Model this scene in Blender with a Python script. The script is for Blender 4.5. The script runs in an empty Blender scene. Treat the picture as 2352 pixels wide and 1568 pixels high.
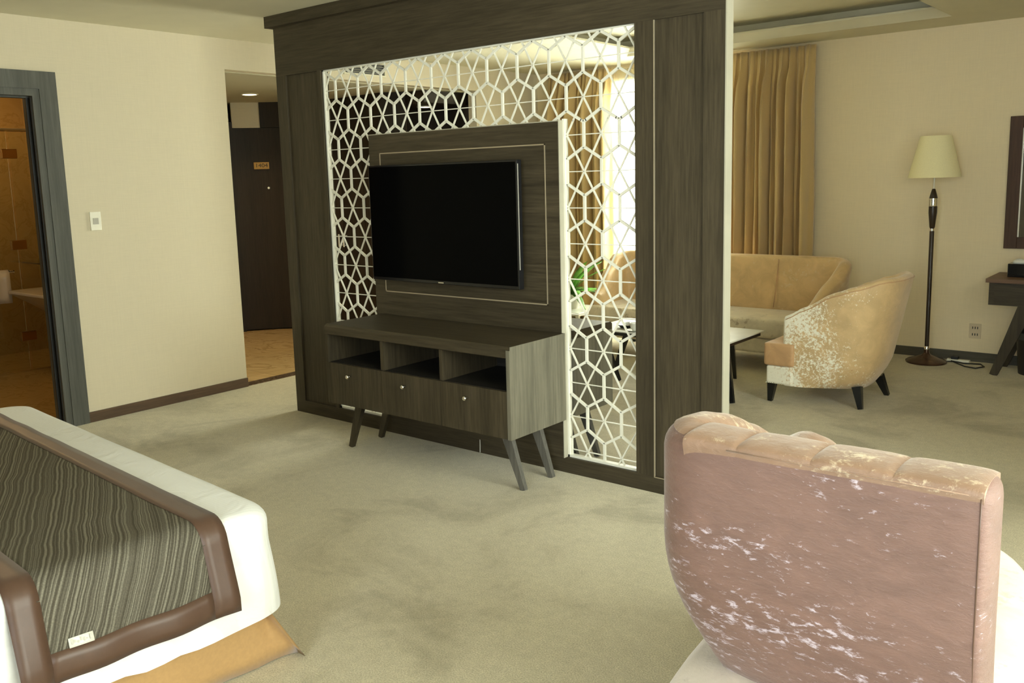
import bpy, bmesh, math, random
from mathutils import Vector, Matrix, noise
random.seed(7)
S = bpy.context.scene
COL = S.collection
PI = math.pi

# ------------------------------------------------------------------ camera
F = Vector((-0.63078347, 0.76094846, -0.15188698))
R = Vector((0.77227003, 0.63470437, -0.02737463))
U = Vector((-0.07557265, 0.13456523, 0.98801871))
cam = bpy.data.cameras.new('camera')
co = bpy.data.objects.new('camera', cam)
COL.objects.link(co)
M = Matrix(((R.x, U.x, -F.x), (R.y, U.y, -F.y), (R.z, U.z, -F.z))).to_4x4()
M.translation = Vector((4.7713, -3.5592, 1.5))
co.matrix_world = M
cam.sensor_width = 36.0
cam.lens = 2045.0 / 2352 * 36
cam.shift_x = 16.2 / 2352
cam.shift_y = -62.3 / 2352
cam.clip_start = 0.05
S.camera = co

# ------------------------------------------------------------------ world, sun, daylight, exposure
S.view_settings.view_transform = 'Standard'
S.view_settings.look = 'None'
S.view_settings.gamma = 1
S.view_settings.exposure = -0.45
S.view_settings.use_curve_mapping = False
W = bpy.data.worlds.new('world'); S.world = W; W.use_nodes = True
bg = W.node_tree.nodes['Background']
bg.inputs[0].default_value = (0.93, 0.97, 1.0, 1)
bg.inputs[1].default_value = 3.2

sun = bpy.data.lights.new('sun', 'SUN'); sun.energy = 22; sun.angle = 0.02; sun.color = (1.0, 0.93, 0.78)
so = bpy.data.objects.new('sun', sun); COL.objects.link(so)
so.rotation_euler = Vector((-0.93 * .77, -0.37 * .77, -0.64)).to_track_quat('-Z', 'Y').to_euler()

def area(name, loc, target, sx, sy, power, color, spread=PI):
    l = bpy.data.lights.new(name, 'AREA'); l.shape = 'RECTANGLE'; l.size = sx; l.size_y = sy
    l.energy = power; l.color = color; l.spread = spread
    o = bpy.data.objects.new(name, l); COL.objects.link(o); o.location = loc
    o.rotation_euler = (Vector(target) - Vector(loc)).to_track_quat('-Z', 'Y').to_euler()
    return o
# daylight that falls in through the window in the right wall and the one in the far wall
area('daylight_right_window', (6.35, -1.75, 1.55), (3.4, -1.75, 0.3), 3.4, 1.9, 370, (0.97, 0.98, 0.88))
area('daylight_rear_window', (4.7, -5.35, 1.5), (4.2, 1.5, 1.0), 2.4, 1.9, 215, (0.88, 0.93, 1.0))
area('daylight_far_window', (0.6, 4.35, 1.5), (0.8, 0, 1.0), 1.3, 2.0, 680, (1.0, 0.98, 0.84))

def point(name, loc, power, color, r=0.05):
    l = bpy.data.lights.new(name, 'POINT'); l.energy = power; l.color = color; l.shadow_soft_size = r
    o = bpy.data.objects.new(name, l); COL.objects.link(o); o.location = loc
    return o

# ------------------------------------------------------------------ materials
def nodes(name):
    m = bpy.data.materials.new(name); m.use_nodes = True
    nt = m.node_tree
    return m, nt, nt.nodes['Principled BSDF']

def coord(nt, scale=(1, 1, 1), rot=(0, 0, 0)):
    tc = nt.nodes.new('ShaderNodeTexCoord'); mp = nt.nodes.new('ShaderNodeMapping')
    mp.inputs['Scale'].default_value = scale; mp.inputs['Rotation'].default_value = rot
    nt.links.new(tc.outputs['Object'], mp.inputs['Vector'])
    return mp.outputs['Vector']

def noise_tex(nt, vec, scale, detail=4, rough=0.55, dist=0.0):
    n = nt.nodes.new('ShaderNodeTexNoise')
    n.inputs['Scale'].default_value = scale; n.inputs['Detail'].default_value = detail
    n.inputs['Roughness'].default_value = rough; n.inputs['Distortion'].default_value = dist
    nt.links.new(vec, n.inputs['Vector'])
    return n.outputs['Fac']

def ramp(nt, fac, stops):
    r = nt.nodes.new('ShaderNodeValToRGB')
    el = r.color_ramp.elements
    while len(el) < len(stops): el.new(0.5)
    for e, (p, c) in zip(el, stops):
        e.position = p; e.color = (c[0], c[1], c[2], 1)
    nt.links.new(fac, r.inputs['Fac'])
    return r.outputs['Color']

def mixc(nt, fac, a, b, mode='MIX'):
    mx = nt.nodes.new('ShaderNodeMix'); mx.data_type = 'RGBA'; mx.blend_type = mode
    if isinstance(fac, float): mx.inputs[0].default_value = fac
    else: nt.links.new(fac, mx.inputs[0])
    for sock, v in ((mx.inputs[6], a), (mx.inputs[7], b)):
        if isinstance(v, tuple): sock.default_value = (v[0], v[1], v[2], 1)
        else: nt.links.new(v, sock)
    return mx.outputs[2]

def bump(nt, b, height, strength, dist=0.01):
    bn = nt.nodes.new('ShaderNodeBump'); bn.inputs['Strength'].default_value = strength
    bn.inputs['Distance'].default_value = dist
    nt.links.new(height, bn.inputs['Height']); nt.links.new(bn.outputs['Normal'], b.inputs['Normal'])

def plain(name, c, rough=0.5, metal=0.0, spec=0.5, vary=0.06, scale=6):
    m, nt, b = nodes(name)
    v = coord(nt); f = noise_tex(nt, v, scale)
    d = 1 - vary
    nt.links.new(ramp(nt, f, [(0.3, tuple(x * d for x in c)), (0.7, tuple(min(1, x * (1 + vary)) for x in c))]), b.inputs['Base Color'])
    b.inputs['Roughness'].default_value = rough; b.inputs['Metallic'].default_value = metal
    b.inputs['Specular IOR Level'].default_value = spec
    return m

def wood(name, dark, light, axis='x', rough=0.5, fine=90):
    m, nt, b = nodes(name)
    sc = {'x': (0.05, 1, 1), 'y': (1, 0.05, 1), 'z': (1, 1, 0.05)}[axis]
    v = coord(nt, sc)
    f1 = noise_tex(nt, v, fine, 5, 0.65)
    f2 = noise_tex(nt, v, 9, 3, 0.5, 0.4)
    c1 = ramp(nt, f1, [(0.3, dark), (0.72, light)])
    c2 = ramp(nt, f2, [(0.3, (0.72, 0.72, 0.72)), (0.7, (1.15, 1.15, 1.15))])
    nt.links.new(mixc(nt, 1.0, c1, c2, 'MULTIPLY'), b.inputs['Base Color'])
    b.inputs['Roughness'].default_value = rough; b.inputs['Specular IOR Level'].default_value = 0.3
    bump(nt, b, f1, 0.12, 0.002)
    return m

def velvet(name, base, fleck, lo=0.56, hi=0.66, rough=0.55, sheen=0.5, rot=(0, 0, 0), sc=(1, 1, 1), fine=26, bias=None):
    m, nt, b = nodes(name)
    v = coord(nt, sc, rot)
    f = noise_tex(nt, v, fine, 7, 0.72, 0.35)
    g = noise_tex(nt, v, 3.2, 3, 0.6, 0.5)
    # crushed areas come in clusters
    mul = nt.nodes.new('ShaderNodeMath'); mul.operation = 'MULTIPLY_ADD'
    nt.links.new(g, mul.inputs[0]); mul.inputs[1].default_value = 0.55; nt.links.new(f, mul.inputs[2])
    top = mul.outputs[0]
    if bias:     # (axis, centre, slope): more flecks to one side: crushed pile, on the armchair painted light too
        sp = nt.nodes.new('ShaderNodeSeparateXYZ'); nt.links.new(coord(nt), sp.inputs[0])
        b1 = nt.nodes.new('ShaderNodeMath'); b1.operation = 'SUBTRACT'; nt.links.new(sp.outputs[bias[0]], b1.inputs[0]); b1.inputs[1].default_value = bias[1]
        b2 = nt.nodes.new('ShaderNodeMath'); b2.operation = 'MULTIPLY_ADD'; nt.links.new(b1.outputs[0], b2.inputs[0]); b2.inputs[1].default_value = bias[2]
        nt.links.new(top, b2.inputs[2]); top = b2.outputs[0]
    msk = ramp(nt, top, [(min(lo + 0.27, .98), (0, 0, 0)), (min(hi + 0.27, .99), (1, 1, 1))])
    tone = ramp(nt, noise_tex(nt, v, 8, 4, 0.6, 0.8), [(0.3, tuple(x * 0.85 for x in base)), (0.7, tuple(min(1, x * 1.12) for x in base))])
    nt.links.new(mixc(nt, msk, tone, fleck), b.inputs['Base Color'])
    b.inputs['Roughness'].default_value = rough
    b.inputs['Sheen Weight'].default_value = sheen; b.inputs['Sheen Roughness'].default_value = 0.35
    b.inputs['Sheen Tint'].default_value = (1.0, 0.93, 0.85, 1)
    bump(nt, b, mul.outputs[0], 0.5, 0.006)
    return m

def fabric(name, c, rough=0.9, weave=260, sheen=0.2, vary=0.08, bs=0.25):
    m, nt, b = nodes(name)
    v = coord(nt); f = noise_tex(nt, v, weave, 2)
    nt.links.new(ramp(nt, f, [(0.3, tuple(x * (1 - vary) for x in c)), (0.7, tuple(min(1, x * (1 + vary)) for x in c))]), b.inputs['Base Color'])
    b.inputs['Roughness'].default_value = rough; b.inputs['Sheen Weight'].default_value = sheen
    bump(nt, b, f, bs, 0.002)
    return m

def wallpaper(name, c, vy=0.03):
    m, nt, b = nodes(name)
    f1 = noise_tex(nt, coord(nt, (60, 60, 3)), 3, 4)
    f2 = noise_tex(nt, coord(nt, (3, 3, 60)), 3, 4)
    add = nt.nodes.new('ShaderNodeMath'); add.operation = 'ADD'
    nt.links.new(f1, add.inputs[0]); nt.links.new(f2, add.inputs[1])
    hf = nt.nodes.new('ShaderNodeMath'); hf.operation = 'MULTIPLY'; hf.inputs[1].default_value = .5
    nt.links.new(add.outputs[0], hf.inputs[0])
    nt.links.new(ramp(nt, hf.outputs[0], [(0.35, tuple(x * (1 - vy) for x in c)), (0.65, tuple(x * (1 + vy) for x in c))]), b.inputs['Base Color'])
    b.inputs['Roughness'].default_value = 0.75
    bump(nt, b, hf.outputs[0], 0.15, 0.002)
    return m

def carpet(name):
    m, nt, b = nodes(name)
    v = coord(nt)
    fine = noise_tex(nt, v, 190, 3, 0.7)
    mid = noise_tex(nt, v, 26, 4, 0.7)
    big = noise_tex(nt, v, 1.7, 5, 0.62, 0.7)
    c1 = ramp(nt, fine, [(0.33, (0.39, 0.335, 0.215)), (0.68, (0.70, 0.625, 0.43))])
    c2 = ramp(nt, mid, [(0.3, (0.88, 0.88, 0.86)), (0.7, (1.06, 1.06, 1.06))])
    c3 = ramp(nt, big, [(0.36, (0.74, 0.73, 0.69)), (0.5, (1.0, 1.0, 1.0)), (0.7, (1.07, 1.08, 1.07))])
    nt.links.new(mixc(nt, 1.0, mixc(nt, 1.0, c1, c2, 'MULTIPLY'), c3, 'MULTIPLY'), b.inputs['Base Color'])
    b.inputs['Roughness'].default_value = 0.95; b.inputs['Sheen Weight'].default_value = 0.25
    bump(nt, b, fine, 0.6, 0.006)
    return m

def marble(name, a, c, vein, scale=2.2, rough=0.18, tile=None):
    m, nt, b = nodes(name)
    v = coord(nt)
    f = noise_tex(nt, v, scale, 8, 0.6, 2.0)
    c1 = ramp(nt, f, [(0.35, a), (0.5, c), (0.54, vein), (0.58, c), (0.75, a)])
    if tile:
        br = nt.nodes.new('ShaderNodeTexBrick'); br.inputs['Scale'].default_value = 1
        br.inputs['Brick Width'].default_value = tile; br.inputs['Row Height'].default_value = tile; br.offset = 0
        br.inputs['Mortar Size'].default_value = 0.003
        br.inputs['Color1'].default_value = (1, 1, 1, 1); br.inputs['Color2'].default_value = (0.93, 0.93, 0.93, 1)
        br.inputs['Mortar'].default_value = (0.6, 0.6, 0.6, 1)
        nt.links.new(v, br.inputs['Vector'])
        c1 = mixc(nt, 1.0, c1, br.outputs['Color'], 'MULTIPLY')
    nt.links.new(c1, b.inputs['Base Color']); b.inputs['Roughness'].default_value = rough
    return m

def glass(name, tint=(1, 1, 1), rough=0.0):
    m, nt, b = nodes(name)
    out = nt.nodes['Material Output']
    tr = nt.nodes.new('ShaderNodeBsdfTransparent'); tr.inputs[0].default_value = (*tint, 1)
    gl = nt.nodes.new('ShaderNodeBsdfGlossy'); gl.inputs['Roughness'].default_value = rough
    fr = nt.nodes.new('ShaderNodeFresnel'); fr.inputs['IOR'].default_value = 1.45
    mx = nt.nodes.new('ShaderNodeMixShader')
    nt.links.new(fr.outputs[0], mx.inputs[0]); nt.links.new(tr.outputs[0], mx.inputs[1]); nt.links.new(gl.outputs[0], mx.inputs[2])
    nt.links.new(mx.outputs[0], out.inputs['Surface'])
    return m

def emit(name, c, s):
    m, nt, b = nodes(name)
    b.inputs['Base Color'].default_value = (*c, 1)
    b.inputs['Emission Color'].default_value = (*c, 1); b.inputs['Emission Strength'].default_value = s
    return m

def sheer(name):
    m, nt, b = nodes(name)
    out = nt.nodes['Material Output']
    tr = nt.nodes.new('ShaderNodeBsdfTransparent'); tl = nt.nodes.new('ShaderNodeBsdfTranslucent')
    tl.inputs[0].default_value = (0.97, 0.95, 0.82, 1)
    df = nt.nodes.new('ShaderNodeBsdfDiffuse'); df.inputs[0].default_value = (0.95, 0.93, 0.8, 1)
    f = noise_tex(nt, coord(nt, (200, 200, 40)), 4, 2)
    m1 = nt.nodes.new('ShaderNodeMixShader'); m1.inputs[0].default_value = 0.35
    nt.links.new(tl.outputs[0], m1.inputs[1]); nt.links.new(df.outputs[0], m1.inputs[2])
    m2 = nt.nodes.new('ShaderNodeMixShader')
    r = ramp(nt, f, [(0.3, (0.45, 0.45, 0.45)), (0.7, (0.65, 0.65, 0.65))])
    nt.links.new(r, m2.inputs[0]); nt.links.new(tr.outputs[0], m2.inputs[1]); nt.links.new(m1.outputs[0], m2.inputs[2])
    nt.links.new(m2.outputs[0], out.inputs['Surface'])
    return m

WD, WL = (0.034, 0.026, 0.014), (0.074, 0.058, 0.034)
m_wood_h = wood('wood_horizontal', WD, WL, 'x')
m_wood_v = wood('wood_vertical', WD, WL, 'z')
m_wood_y = wood('wood_crosswise', WD, WL, 'y')
m_wood_lit_end = wood('wood_cabinet_lit_end', (0.12, 0.11, 0.080), (0.20, 0.185, 0.135), 'z')  # paler copy of the cabinet wood: light on the right end put into colour
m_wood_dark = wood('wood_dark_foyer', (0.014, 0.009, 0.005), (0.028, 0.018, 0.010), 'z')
m_wood_frame = wood('wood_door_frame', (0.072, 0.072, 0.062), (0.115, 0.115, 0.098), 'z')
m_wood_inner = wood('wood_cabinet_inside', (0.012, 0.011, 0.010), (0.03, 0.026, 0.022), 'x')
m_base = wood('wood_skirting', (0.075, 0.045, 0.026), (0.13, 0.08, 0.046), 'y')
m_base_far = wood('wood_skirting_grey', (0.07, 0.064, 0.045), (0.11, 0.10, 0.075), 'x')
m_edge = plain('edge_band', (0.40, 0.375, 0.29), 0.5)
m_lattice = plain('lattice_white', (0.78, 0.76, 0.66), 0.45)
m_inlay = plain('inlay_metal', (0.55, 0.48, 0.36), 0.35, 0.7)
m_wall = wallpaper('wallpaper_cream', (0.60, 0.53, 0.385))
m_wall_far = wallpaper('wallpaper_tan', (0.80, 0.68, 0.455))
m_ceil = plain('ceiling_paint', (0.66, 0.62, 0.46), 0.8, vary=0.02)
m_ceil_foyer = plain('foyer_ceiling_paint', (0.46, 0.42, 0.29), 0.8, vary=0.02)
m_carpet = carpet('carpet_loop')
m_amber = marble('amber_marble', (0.37, 0.24, 0.085), (0.41, 0.27, 0.10), (0.33, 0.21, 0.07), 2.6, 0.25)
m_foyer_floor = marble('foyer_marble', (0.60, 0.40, 0.18), (0.68, 0.47, 0.23), (0.48, 0.31, 0.13), 1.6, 0.15, 0.6)
m_thresh = marble('dark_marble', (0.06, 0.035, 0.02), (0.10, 0.06, 0.035), (0.22, 0.15, 0.09), 9, 0.2)
m_black = plain('black_gloss', (0.008, 0.008, 0.009), 0.12, 0, 0.5)
m_screen = plain('screen_glass', (0.0018, 0.0018, 0.0018), 0.08, 0, 0.03, 0.0)
m_blackm = plain('black_matt', (0.012, 0.012, 0.012), 0.5)
m_chrome = plain('chrome', (0.85, 0.85, 0.83), 0.12, 1.0)
m_brass = plain('brass', (0.42, 0.25, 0.09), 0.3, 1.0)
m_plate = plain('switch_plate', (0.82, 0.79, 0.66), 0.4)
m_grey = plain('grey_plastic', (0.42, 0.40, 0.34), 0.5)
m_white = plain('white_ceramic', (0.55, 0.50, 0.42), 0.2)
m_pot = plain('white_pot', (0.72, 0.72, 0.66), 0.35)
m_leg = plain('black_lacquer', (0.008, 0.009, 0.010), 0.2)
m_leg_lit = wood('wood_leg_lit', (0.085, 0.08, 0.068), (0.15, 0.14, 0.12), 'z')  # paler wood for the right-hand legs, the light on them painted in
m_shade = fabric('lampshade_linen', (0.92, 0.84, 0.50), 0.9, 180, 0.1, 0.04)
m_curtain = fabric('curtain_gold', (0.60, 0.43, 0.19), 0.6, 220, 0.5, 0.06)
m_sheer = sheer('sheer_curtain')
m_leaf = plain('leaf_green', (0.09, 0.26, 0.03), 0.4, vary=0.35, scale=9)
m_glass = glass('clear_glass', (0.97, 1.0, 0.98))
m_mirror = plain('mirror_silver', (0.8, 0.82, 0.8), 0.03, 1.0, vary=0.0)
m_duvet = None
def duvet_mat():
    m, nt, b = nodes('duvet_white')
    v = coord(nt)
    w = nt.nodes.new('ShaderNodeTexWave'); w.wave_type = 'BANDS'; w.bands_direction = 'X'
    w.inputs['Scale'].default_value = 22; w.inputs['Distortion'].default_value = 0.0
    nt.links.new(v, w.inputs['Vector'])
    nt.links.new(ramp(nt, w.outputs['Fac'], [(0.4, (0.76, 0.76, 0.74)), (0.6, (0.80, 0.80, 0.78))]), b.inputs['Base Color'])
    b.inputs['Roughness'].default_value = 0.8; b.inputs['Specular IOR Level'].default_value = 0.2
    n = noise_tex(nt, v, 7, 4, 0.6, 0.8)
    bump(nt, b, n, 0.35, 0.02)
    return m
m_duvet = duvet_mat()
m_mattress = fabric('mattress_white', (0.75, 0.74, 0.70))
m_satin = fabric('brown_satin', (0.080, 0.040, 0.023), 0.45, 60, 0.08, 0.05, 0.1)
m_skirt = fabric('gold_satin', (0.50, 0.30, 0.12), 0.45, 80, 0.3, 0.05, 0.1)
def runner_mat():
    m, nt, b = nodes('runner_stripes')
    v = coord(nt, (1, 1, 1))
    # narrow ribs that cross the cloth on the slant and waver slightly
    wn = noise_tex(nt, coord(nt, (5, 5, 5)), 1.0, 2)
    sp = nt.nodes.new('ShaderNodeSeparateXYZ'); nt.links.new(coord(nt), sp.inputs[0])
    def madd(a, k, b):
        q = nt.nodes.new('ShaderNodeMath'); q.operation = 'MULTIPLY_ADD'; q.inputs[1].default_value = k
        nt.links.new(a, q.inputs[0]); nt.links.new(b, q.inputs[2]); return q.outputs[0]
    c_ = madd(sp.outputs[1], 2.4, sp.outputs[0]); c_ = madd(sp.outputs[2], -0.8, c_); c_ = madd(wn, 0.07, c_)
    cb = nt.nodes.new('ShaderNodeCombineXYZ'); nt.links.new(c_, cb.inputs[0])
    n = nt.nodes.new('ShaderNodeTexNoise'); n.inputs['Scale'].default_value = 56; n.inputs['Detail'].default_value = 2
    nt.links.new(cb.outputs[0], n.inputs['Vector'])
    c = ramp(nt, n.outputs['Fac'], [(0.44, (0.066, 0.057, 0.040)), (0.50, (0.095, 0.084, 0.062)), (0.57, (0.18, 0.165, 0.125))])
    f = noise_tex(nt, v, 260, 2)
    c = mixc(nt, 1.0, c, ramp(nt, f, [(0.3, (0.8, 0.8, 0.8)), (0.7, (1.15, 1.15, 1.15))]), 'MULTIPLY')
    nt.links.new(c, b.inputs['Base Color']); b.inputs['Roughness'].default_value = 0.8; b.inputs['Specular IOR Level'].default_value = 0.15
    bump(nt, b, n.outputs['Fac'], 0.3, 0.003)
    return m
m_runner = runner_mat()
m_vel_rose = velvet('velvet_rose', (0.168, 0.092, 0.071), (0.47, 0.39, 0.43), 0.575, 0.67, 0.5, 0.3, sc=(1, 1, 2.6), rot=(0, 0.3, 0), fine=34, bias=(2, 0.62, -0.16))
m_vel_lit_top = velvet('velvet_rose_lit_top', (0.235, 0.140, 0.088), (0.50, 0.40, 0.27), 0.57, 0.70, 0.45, 0.35, sc=(1, 1, 1.6), fine=34)  # the rose velvet again, with daylight on its upper padding put into the colour
m_vel_seat = velvet('velvet_seat_pale', (0.66, 0.58, 0.50), (0.50, 0.42, 0.36), 0.60, 0.70, 0.5, 0.7, fine=22)
m_vel_gold = velvet('velvet_gold', (0.62, 0.42, 0.20), (0.66, 0.52, 0.32), 0.60, 0.72, 0.45, 0.6, fine=34)
m_vel_gold2 = velvet('velvet_champagne', (0.64, 0.45, 0.23), (0.95, 0.92, 0.78), 0.50, 0.60, 0.45, 0.6, fine=60, bias=(0, 0.0, -0.42))  # crushed pile, its front flecks painted paler to stand in for window light
m_vel_cushion = velvet('velvet_cushion', (0.56, 0.34, 0.17), (0.62, 0.42, 0.24), 0.60, 0.72, 0.5, 0.4, fine=14)
m_vel_sofa_seat = velvet('velvet_sofa_seat', (0.62, 0.54, 0.38), (0.36, 0.28, 0.18), 0.58, 0.68, 0.5, 0.6, fine=26)

# ------------------------------------------------------------------ mesh helpers
def box(bm, x0, x1, y0, y1, z0, z1):
    v = [bm.verts.new(p) for p in ((x0, y0, z0), (x1, y0, z0), (x1, y1, z0), (x0, y1, z0), (x0, y0, z1), (x1, y0, z1), (x1, y1, z1), (x0, y1, z1))]
    for f in ((0, 3, 2, 1), (4, 5, 6, 7), (0, 1, 5, 4), (1, 2, 6, 5), (2, 3, 7, 6), (3, 0, 4, 7)):
        bm.faces.new([v[i] for i in f])
    return v

def B(*boxes, bev=0.0, seg=2):
    bm = bmesh.new()
    for b in boxes: box(bm, *b)
    if bev:
        bmesh.ops.bevel(bm, geom=bm.edges[:], offset=bev, segments=seg, profile=0.5, affect='EDGES')
    return bm

def bar(bm, a, b, wa, ta, wb=None, tb=None, side=None):
    """tapered rectangular bar from a to b"""
    a = Vector(a); b = Vector(b); d = (b - a).normalized()
    wb = wa if wb is None else wb; tb = ta if tb is None else tb
    s = Vector(side) if side else (Vector((0, 0, 1)) if abs(d.z) < .9 else Vector((1, 0, 0)))
    s = (s - d * s.dot(d)).normalized(); t = d.cross(s)
    r = []
    for p, w, h in ((a, wa, ta), (b, wb, tb)):
        r.append([bm.verts.new(p + s * (i * w / 2) + t * (j * h / 2)) for i, j in ((-1, -1), (1, -1), (1, 1), (-1, 1))])
    for i in range(4):
        j = (i + 1) % 4
        bm.faces.new((r[0][i], r[0][j], r[1][j], r[1][i]))
    bm.faces.new(r[0][::-1]); bm.faces.new(r[1])

def lathe(bm, prof, c=(0, 0, 0), n=32, cap=True):
    rings = []
    for r, z in prof:
        rings.append([bm.verts.new((c[0] + r * math.cos(2 * PI * i / n), c[1] + r * math.sin(2 * PI * i / n), c[2] + z)) for i in range(n)])
    for a, b in zip(rings, rings[1:]):
        for i in range(n):
            j = (i + 1) % n
            bm.faces.new((a[i], a[j], b[j], b[i]))
    if cap:
        bm.faces.new(rings[0][::-1]); bm.faces.new(rings[-1])

def tube(bm, pts, r, n=8):
    pts = [Vector(p) for p in pts]; rings = []
    for k, p in enumerate(pts):
        d = (pts[min(k + 1, len(pts) - 1)] - pts[max(k - 1, 0)]).normalized()
        s = d.cross(Vector((0, 0, 1)) if abs(d.z) < .9 else Vector((1, 0, 0))).normalized(); t = d.cross(s)
        rr = r[k] if isinstance(r, (list, tuple)) else r
        rings.append([bm.verts.new(p + s * rr * math.cos(2 * PI * i / n) + t * rr * math.sin(2 * PI * i / n)) for i in range(n)])
    for a, b in zip(rings, rings[1:]):
        for i in range(n):
            j = (i + 1) % n
            bm.faces.new((a[i], a[j], b[j], b[i]))
    bm.faces.new(rings[0][::-1]); bm.faces.new(rings[-1])

def grid_surface(bm, pts):
    """pts: rows of points -> quads"""
    vs = [[bm.verts.new(p) for p in row] for row in pts]
    for a, b in zip(vs, vs[1:]):
        for i in range(len(a) - 1):
            bm.faces.new((a[i], a[i + 1], b[i + 1], b[i]))
    return vs

def loft(bm, rings, cap=True):
    vs = [[bm.verts.new(p) for p in r] for r in rings]
    n = len(vs[0])
    for a, b in zip(vs, vs[1:]):
        for i in range(n):
            j = (i + 1) % n
            bm.faces.new((a[i], a[j], b[j], b[i]))
    if cap:
        bm.faces.new(vs[0][::-1]); bm.faces.new(vs[-1])

def origin_of(o):
    v = Vector((0, 0, 0))
    while o is not None:
        v += o.location; o = o.parent
    return v

def obj(name, bm, mat, parent=None, smooth=False, recalc=True, local=False):
    if parent is not None and not local:
        bmesh.ops.translate(bm, verts=bm.verts[:], vec=-origin_of(parent))
    if recalc: bmesh.ops.recalc_face_normals(bm, faces=bm.faces[:])
    me = bpy.data.meshes.new(name); bm.to_mesh(me); bm.free()
    if mat: me.materials.append(mat)
    if smooth:
        for p in me.polygons: p.use_smooth = True
    o = bpy.data.objects.new(name, me); COL.objects.link(o)
    o.parent = parent
    return o

def smooth_angle(o, deg=40):
    me = o.data
    for p in me.polygons: p.use_smooth = True
    bm = bmesh.new(); bm.from_mesh(me)
    for e in bm.edges:
        if len(e.link_faces) == 2 and e.calc_face_angle(0) > math.radians(deg): e.smooth = False
    bm.to_mesh(me); bm.free()
    return o

def thing(name, label, cat, loc=(0, 0, 0), group=None, rz=0):
    o = bpy.data.objects.new(name, None); COL.objects.link(o)
    o.location = loc; o.rotation_euler = (0, 0, rz); o.empty_display_size = 0.1
    o['label'] = label; o['category'] = cat
    if group: o['group'] = group
    return o

def tag(o, label, cat, group=None):
    o['label'] = label; o['category'] = cat
    if group: o['group'] = group
    return o

def struct(name, bm, mat, **k):
    o = obj(name, bm, mat, **k)
    if o.parent is None: o['kind'] = 'structure'
    return o

def subsurf(o, lv=1):
    m = o.modifiers.new('subsurf', 'SUBSURF'); m.levels = lv; m.render_levels = lv
    return o

H = 2.529
LX = -0.914     # left wall face
FY = 3.92       # far wall face
RX = 6.0
RY = -5.0
WT = 0.10

# ------------------------------------------------------------------ the room shell
struct('floor', B((LX - 0.0, RX + .1, RY - .1, FY + .1, -0.08, 0.0)), m_carpet)
# foyer floor and bathroom floor
struct('floor_foyer', B((-4.4, LX, 0.22, 4.2, -0.08, -0.001)), m_foyer_floor)
struct('floor_bathroom', B((-4.2, LX, -2.8, 0.22, -0.08, -0.001)), m_amber)
struct('trim_1', B((LX - WT, LX, 0.24, 2.96, -0.001, 0.006)), m_thresh)

# ceiling with the recessed tray over the living area
CX0, CX1, CY0, CY1 = 0.45, 3.10, 0.95, 3.45
def ceiling():
    bm = B((-4.4, CX0, RY - .1, FY + .1, H, H + .04), (CX1, RX + .1, RY - .1, FY + .1, H, H + .04),
           (CX0, CX1, RY - .1, CY0, H, H + .04), (CX0, CX1, CY1, FY + .1, H, H + .04))
    return bm
struct('ceiling', ceiling(), m_ceil)
def tray():
    bm = bmesh.new()
    def ringp(x0, x1, y0, y1, z): return [(x0, y0, z), (x1, y0, z), (x1, y1, z), (x0, y1, z)]
    def g(d, z): return ringp(CX0 + d, CX1 - d, CY0 + d, CY1 - d, z)
    # lip slopes in, then the shadow slot runs back, then up to the raised panel
    rs = [g(0.0, H), g(0.075, H + 0.055), g(0.075, H + 0.07), g(-0.12, H + 0.07), g(-0.12, H + 0.15)]
    vs = [[bm.verts.new(p) for p in r] for r in rs]
    for a, b in zip(vs, vs[1:]):
        for i in range(4):
            j = (i + 1) % 4
            bm.faces.new((a[i], a[j], b[j], b[i]))
    bm.faces.new(vs[-1])
    return bm
struct('ceiling_tray', tray(), m_ceil, recalc=False)
struct('roof_slab', B((-4.5, RX + .4, RY - .2, FY + .2, H + .2, H + .3)), m_ceil)

# left wall with the bathroom door and the wide foyer opening
DY0, DY1, DZ = -1.98, -1.09, 2.085
OY0, OY1, OZ = 0.24, 2.96, 2.317
struct('wall_left', B((LX - WT, LX, RY, DY0, 0, H), (LX - WT, LX, DY1, OY0, 0, H), (LX - WT, LX, DY0, DY1, DZ, H),
                      (LX - WT, LX, OY0, OY1, OZ, H), (LX - WT, LX, OY1, FY, 0, H)), m_wall)
# far wall with its window
WX0, WX1, WZ0, WZ1 = -0.05, 1.35, 0.25, 2.40
struct('wall_far', B((LX - WT, WX0, FY, FY + .12, 0, H), (WX1, RX, FY, FY + .12, 0, H), (WX0, WX1, FY, FY + .12, 0, WZ0), (WX0, WX1, FY, FY + .12, WZ1, H)), m_wall_far)
# right wall with a long window
RY0, RY1, RZ0, RZ1 = -3.6, 0.05, 0.35, 2.35
struct('wall_right', B((RX, RX + .12, RY, RY0, 0, H), (RX, RX + .12, RY1, FY, 0, H), (RX, RX + .12, RY0, RY1, 0, RZ0), (RX, RX + .12, RY0, RY1, RZ1, H)), m_wall_far)
BX0, BX1 = 3.5, 5.8
struct('wall_rear', B((LX - WT, BX0, RY - .12, RY, 0, H), (BX1, RX, RY - .12, RY, 0, H), (BX0, BX1, RY - .12, RY, 0, .35), (BX0, BX1, RY - .12, RY, 2.35, H)), m_wall)

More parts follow.
